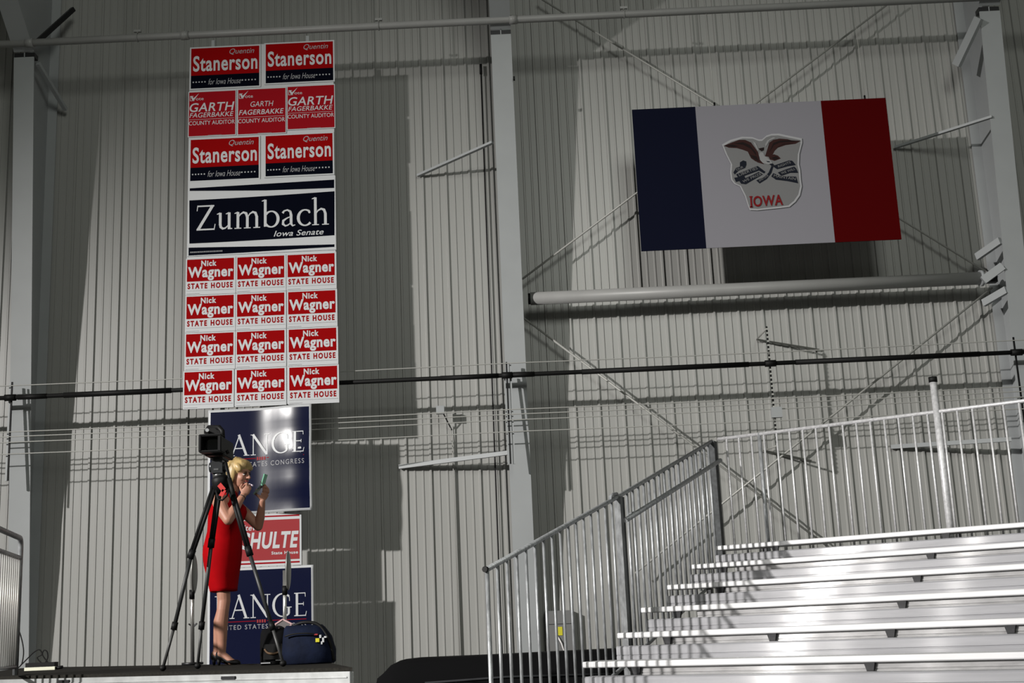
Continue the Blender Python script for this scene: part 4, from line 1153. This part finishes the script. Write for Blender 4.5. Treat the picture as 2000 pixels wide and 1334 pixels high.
# face details
def hpart(name, material, items, parent=body):
    mb = MB()
    for c, r in items: mb.ell(wp(*hp(*c)), r, 14, 10, HR)
    return mb.build(name, material, parent)
hpart('mouth', mat('mouth_dark', (.035, .004, .005), .5), [((.080, 0, -.068), (.014, .019, .015))])
hpart('lips', mat('lips', (.42, .07, .07), .35), [((.089, 0, -.0525), (.011, .021, .006)), ((.079, 0, -.0845), (.012, .019, .007))])
hpart('teeth', mat('teeth', (.65, .62, .55), .3), [((.085, 0, -.058), (.008, .014, .004))])
for s_ in (-1, 1):
    e = hpart('eye', mat('eye_white', (.62, .58, .55), .3), [((.078, s_ * .030, .000), (.012, .0135, .008))])
    hpart('iris', mat('eye_dark', (.02, .012, .008), .2), [((.087, s_ * .030, -.001), (.005, .007, .0065))], e)
    mb = MB().tube([wp(*hp(.087, s_ * .014, .019)), wp(*hp(.087, s_ * .03, .024)), wp(*hp(.074, s_ * .046, .017))], .0035, 6); mb.build('eyebrow', mat('brow', (.10, .055, .025), .7), body)
    mb = MB().tube([wp(*hp(.088, s_ * .016, .006)), wp(*hp(.0905, s_ * .03, .009)), wp(*hp(.079, s_ * .045, .003))], .0032, 6); mb.build('eyelash', BLACKP, body)
# hair
hr = MB()
def hh(c, r, ry=0, rx=0):
    rot = HR @ Matrix.Rotation(math.radians(ry), 3, 'Y') @ Matrix.Rotation(math.radians(rx), 3, 'X')
    hr.ell(wp(*hp(*c)), r, 20, 14, rot)
hh((-.022, 0, .046), (.104, .088, .086)); hh((.030, .012, .086), (.064, .070, .036), 22); hh((.066, .030, .062), (.036, .042, .026), 42)
hh((-.070, 0, -.030), (.055, .082, .105)); hh((-.078, -.01, -.105), (.040, .070, .050))
hh((-.024, -.078, -.018), (.047, .022, .088), 4); hh((-.032, -.076, -.092), (.040, .022, .052), 10)
hh((.000, .074, -.020), (.050, .022, .090)); hh((-.010, .074, -.088), (.040, .022, .050))
hh((.028, -.066, .052), (.046, .020, .028), 35)
for i in range(14):
    t = i / 13; a = math.radians(-100 + 200 * t)
    limb_pts = [hp(-.03, .03 * math.sin(a), .128), hp(-.045 + .05 * math.cos(a) * .4, .088 * math.sin(a), .06), hp(-.062 - .04 * math.cos(a), .094 * math.sin(a), -.05), hp(-.062 - .05 * math.cos(a), .080 * math.sin(a), -.125)]
    limb(hr, limb_pts, [.010, .013, .014, .008], 8)
solid(hr, 'hair', HAIR, pr, .005, 2)
# dress
dr_ = MB()
PF = [(.572, -.005, .105, .124), (.60, -.008, .109, .128), (.70, -.012, .128, .148), (.78, -.016, .143, .166), (.87, -.018, .151, .174), (.93, -.015, .150, .170), (.99, -.008, .144, .158), (1.05, -.002, .137, .148), (1.10, 0, .134, .146), (1.16, .010, .141, .150), (1.20, .018, .144, .152), (1.24, .018, .134, .154), (1.28, .014, .112, .152), (1.315, .018, .088, .128), (1.345, .032, .070, .092), (1.372, .052, .060, .062), (1.385, .060, .056, .057)]
n = 40
outer = [[wp(cx + rx * math.cos(2 * PI * i / n) + (.012 * max(0, math.cos(2 * PI * i / n)) if 1.12 < z < 1.26 else 0) + .004 * math.sin(9 * z + 3 * i), ry * math.sin(2 * PI * i / n) * .98 + .0, z + .006 * math.sin(2 * PI * i / n * 2) * (z < .6)) for i in range(n)] for z, cx, rx, ry in PF]
inner = [[wp(cx + (rx - .007) * math.cos(2 * PI * i / n), (ry - .007) * math.sin(2 * PI * i / n), z) for i in range(n)] for z, cx, rx, ry in reversed(PF)]
dr_.loft(outer + inner, caps=False)
v = dr_.b.verts; v.ensure_lookup_table()
N = len(outer + inner)
for i in range(n):
    dr_.b.faces.new([v[(N - 1) * n + i], v[(N - 1) * n + (i + 1) % n], v[(i + 1) % n], v[i]])
dress = dr_.build('dress', DRESS, pr, smooth=True)
# shoes
def shoe(heel, toe, h, near):
    hx, hy = heel; tx, ty = toe
    d = Vector((tx - hx, ty - hy, 0)); L = d.length; d.normalize(); sd = Vector((-d.y, d.x, 0))
    rings = []
    for t, w_, z0, z1 in ((0, .020, h * .75, h + .048), (.08, .028, h * .72, h + .056), (.3, .030, h * .55, h * .75 + .032), (.5, .033, h * .22, h * .42 + .020), (.7, .038, .003, .040), (.85, .034, .001, .040), (.95, .020, .002, .030), (1.0, .006, .004, .016)):
        c = Vector((hx, hy, 0)) + d * (L * t)
        rings.append([wp(*(c + sd * (w_ * math.cos(a)) + Vector((0, 0, (z0 + z1) / 2 + (z1 - z0) / 2 * math.sin(a))))) for a in [2 * PI * k / 14 for k in range(14)]])
    o = MB().loft(rings).build('shoe', BLACKP, pr)
    c = Vector((hx, hy, 0)) + d * .02
    MB().tube([wp(c.x, c.y, 0), wp(c.x, c.y, h * .85)], [.009, .018], 10).build('heel', BLACKP, o)
shoe((-.045, -.045), (.155, -.098), .055, True)
shoe((-.112, .070), (.095, .005), .055, False)
# bracelet
a = Vector(RW); d = (Vector((.118, -.235, 1.175)) - a).normalized()
tl = MB(); s1_ = d.cross(Vector((0, 0, 1))).normalized(); s2_ = d.cross(s1_)
ring = [wp(*(a + d * .022 + (s1_ * math.cos(t) + s2_ * math.sin(t)) * .0285)) for t in [2 * PI * k / 24 for k in range(25)]]
tl.tube(ring, .0035, 6, caps=False).build('bracelet', mat('dark_bracelet', (.03, .02, .018), .4), pr)
# things she holds
g0_ = wp(*hp(.094, -.006, -.068)); g1_ = g0_ + Vector((.058, -.035, -.026))
lg = tag(MB().tube([g1_, g0_.lerp(g1_, .45)], .0075, 10).build('lip_gloss', mat('gloss_tube', (.75, .62, .72), .25), None), 'pale pink lip gloss wand at the mouth of the woman', 'lip gloss')
MB().tube([g0_.lerp(g1_, .45), g0_], .0035, 8).build('wand', mat('gloss_tube', (.75, .62, .72), .25), lg)
c0_ = wp(.280, .030, 1.392)
cm = MB().obox(c0_ + Vector((-.018, 0, -.018)), Vector((.030, 0, .034)), Vector((0, .030, 0)), Vector((-.0045, 0, .004))).build('compact_mirror', mat('compact_black', (.01, .02, .016), .3), None)
tag(cm, 'small open green compact mirror in the raised far hand of the woman', 'mirror')
GRN = mat('compact_green', (.16, .42, .28), .4)
MB().obox(c0_ + Vector((.034, 0, .068)), Vector((.012, 0, .042)), Vector((.006, .032, 0)), Vector((.004, 0, -.0012))).build('lid', GRN, cm)
MB().tube([c0_ + Vector((.018, -.03, .022)), c0_ + Vector((.018, .03, .022))], .006, 8).build('hinge', GRN, cm)
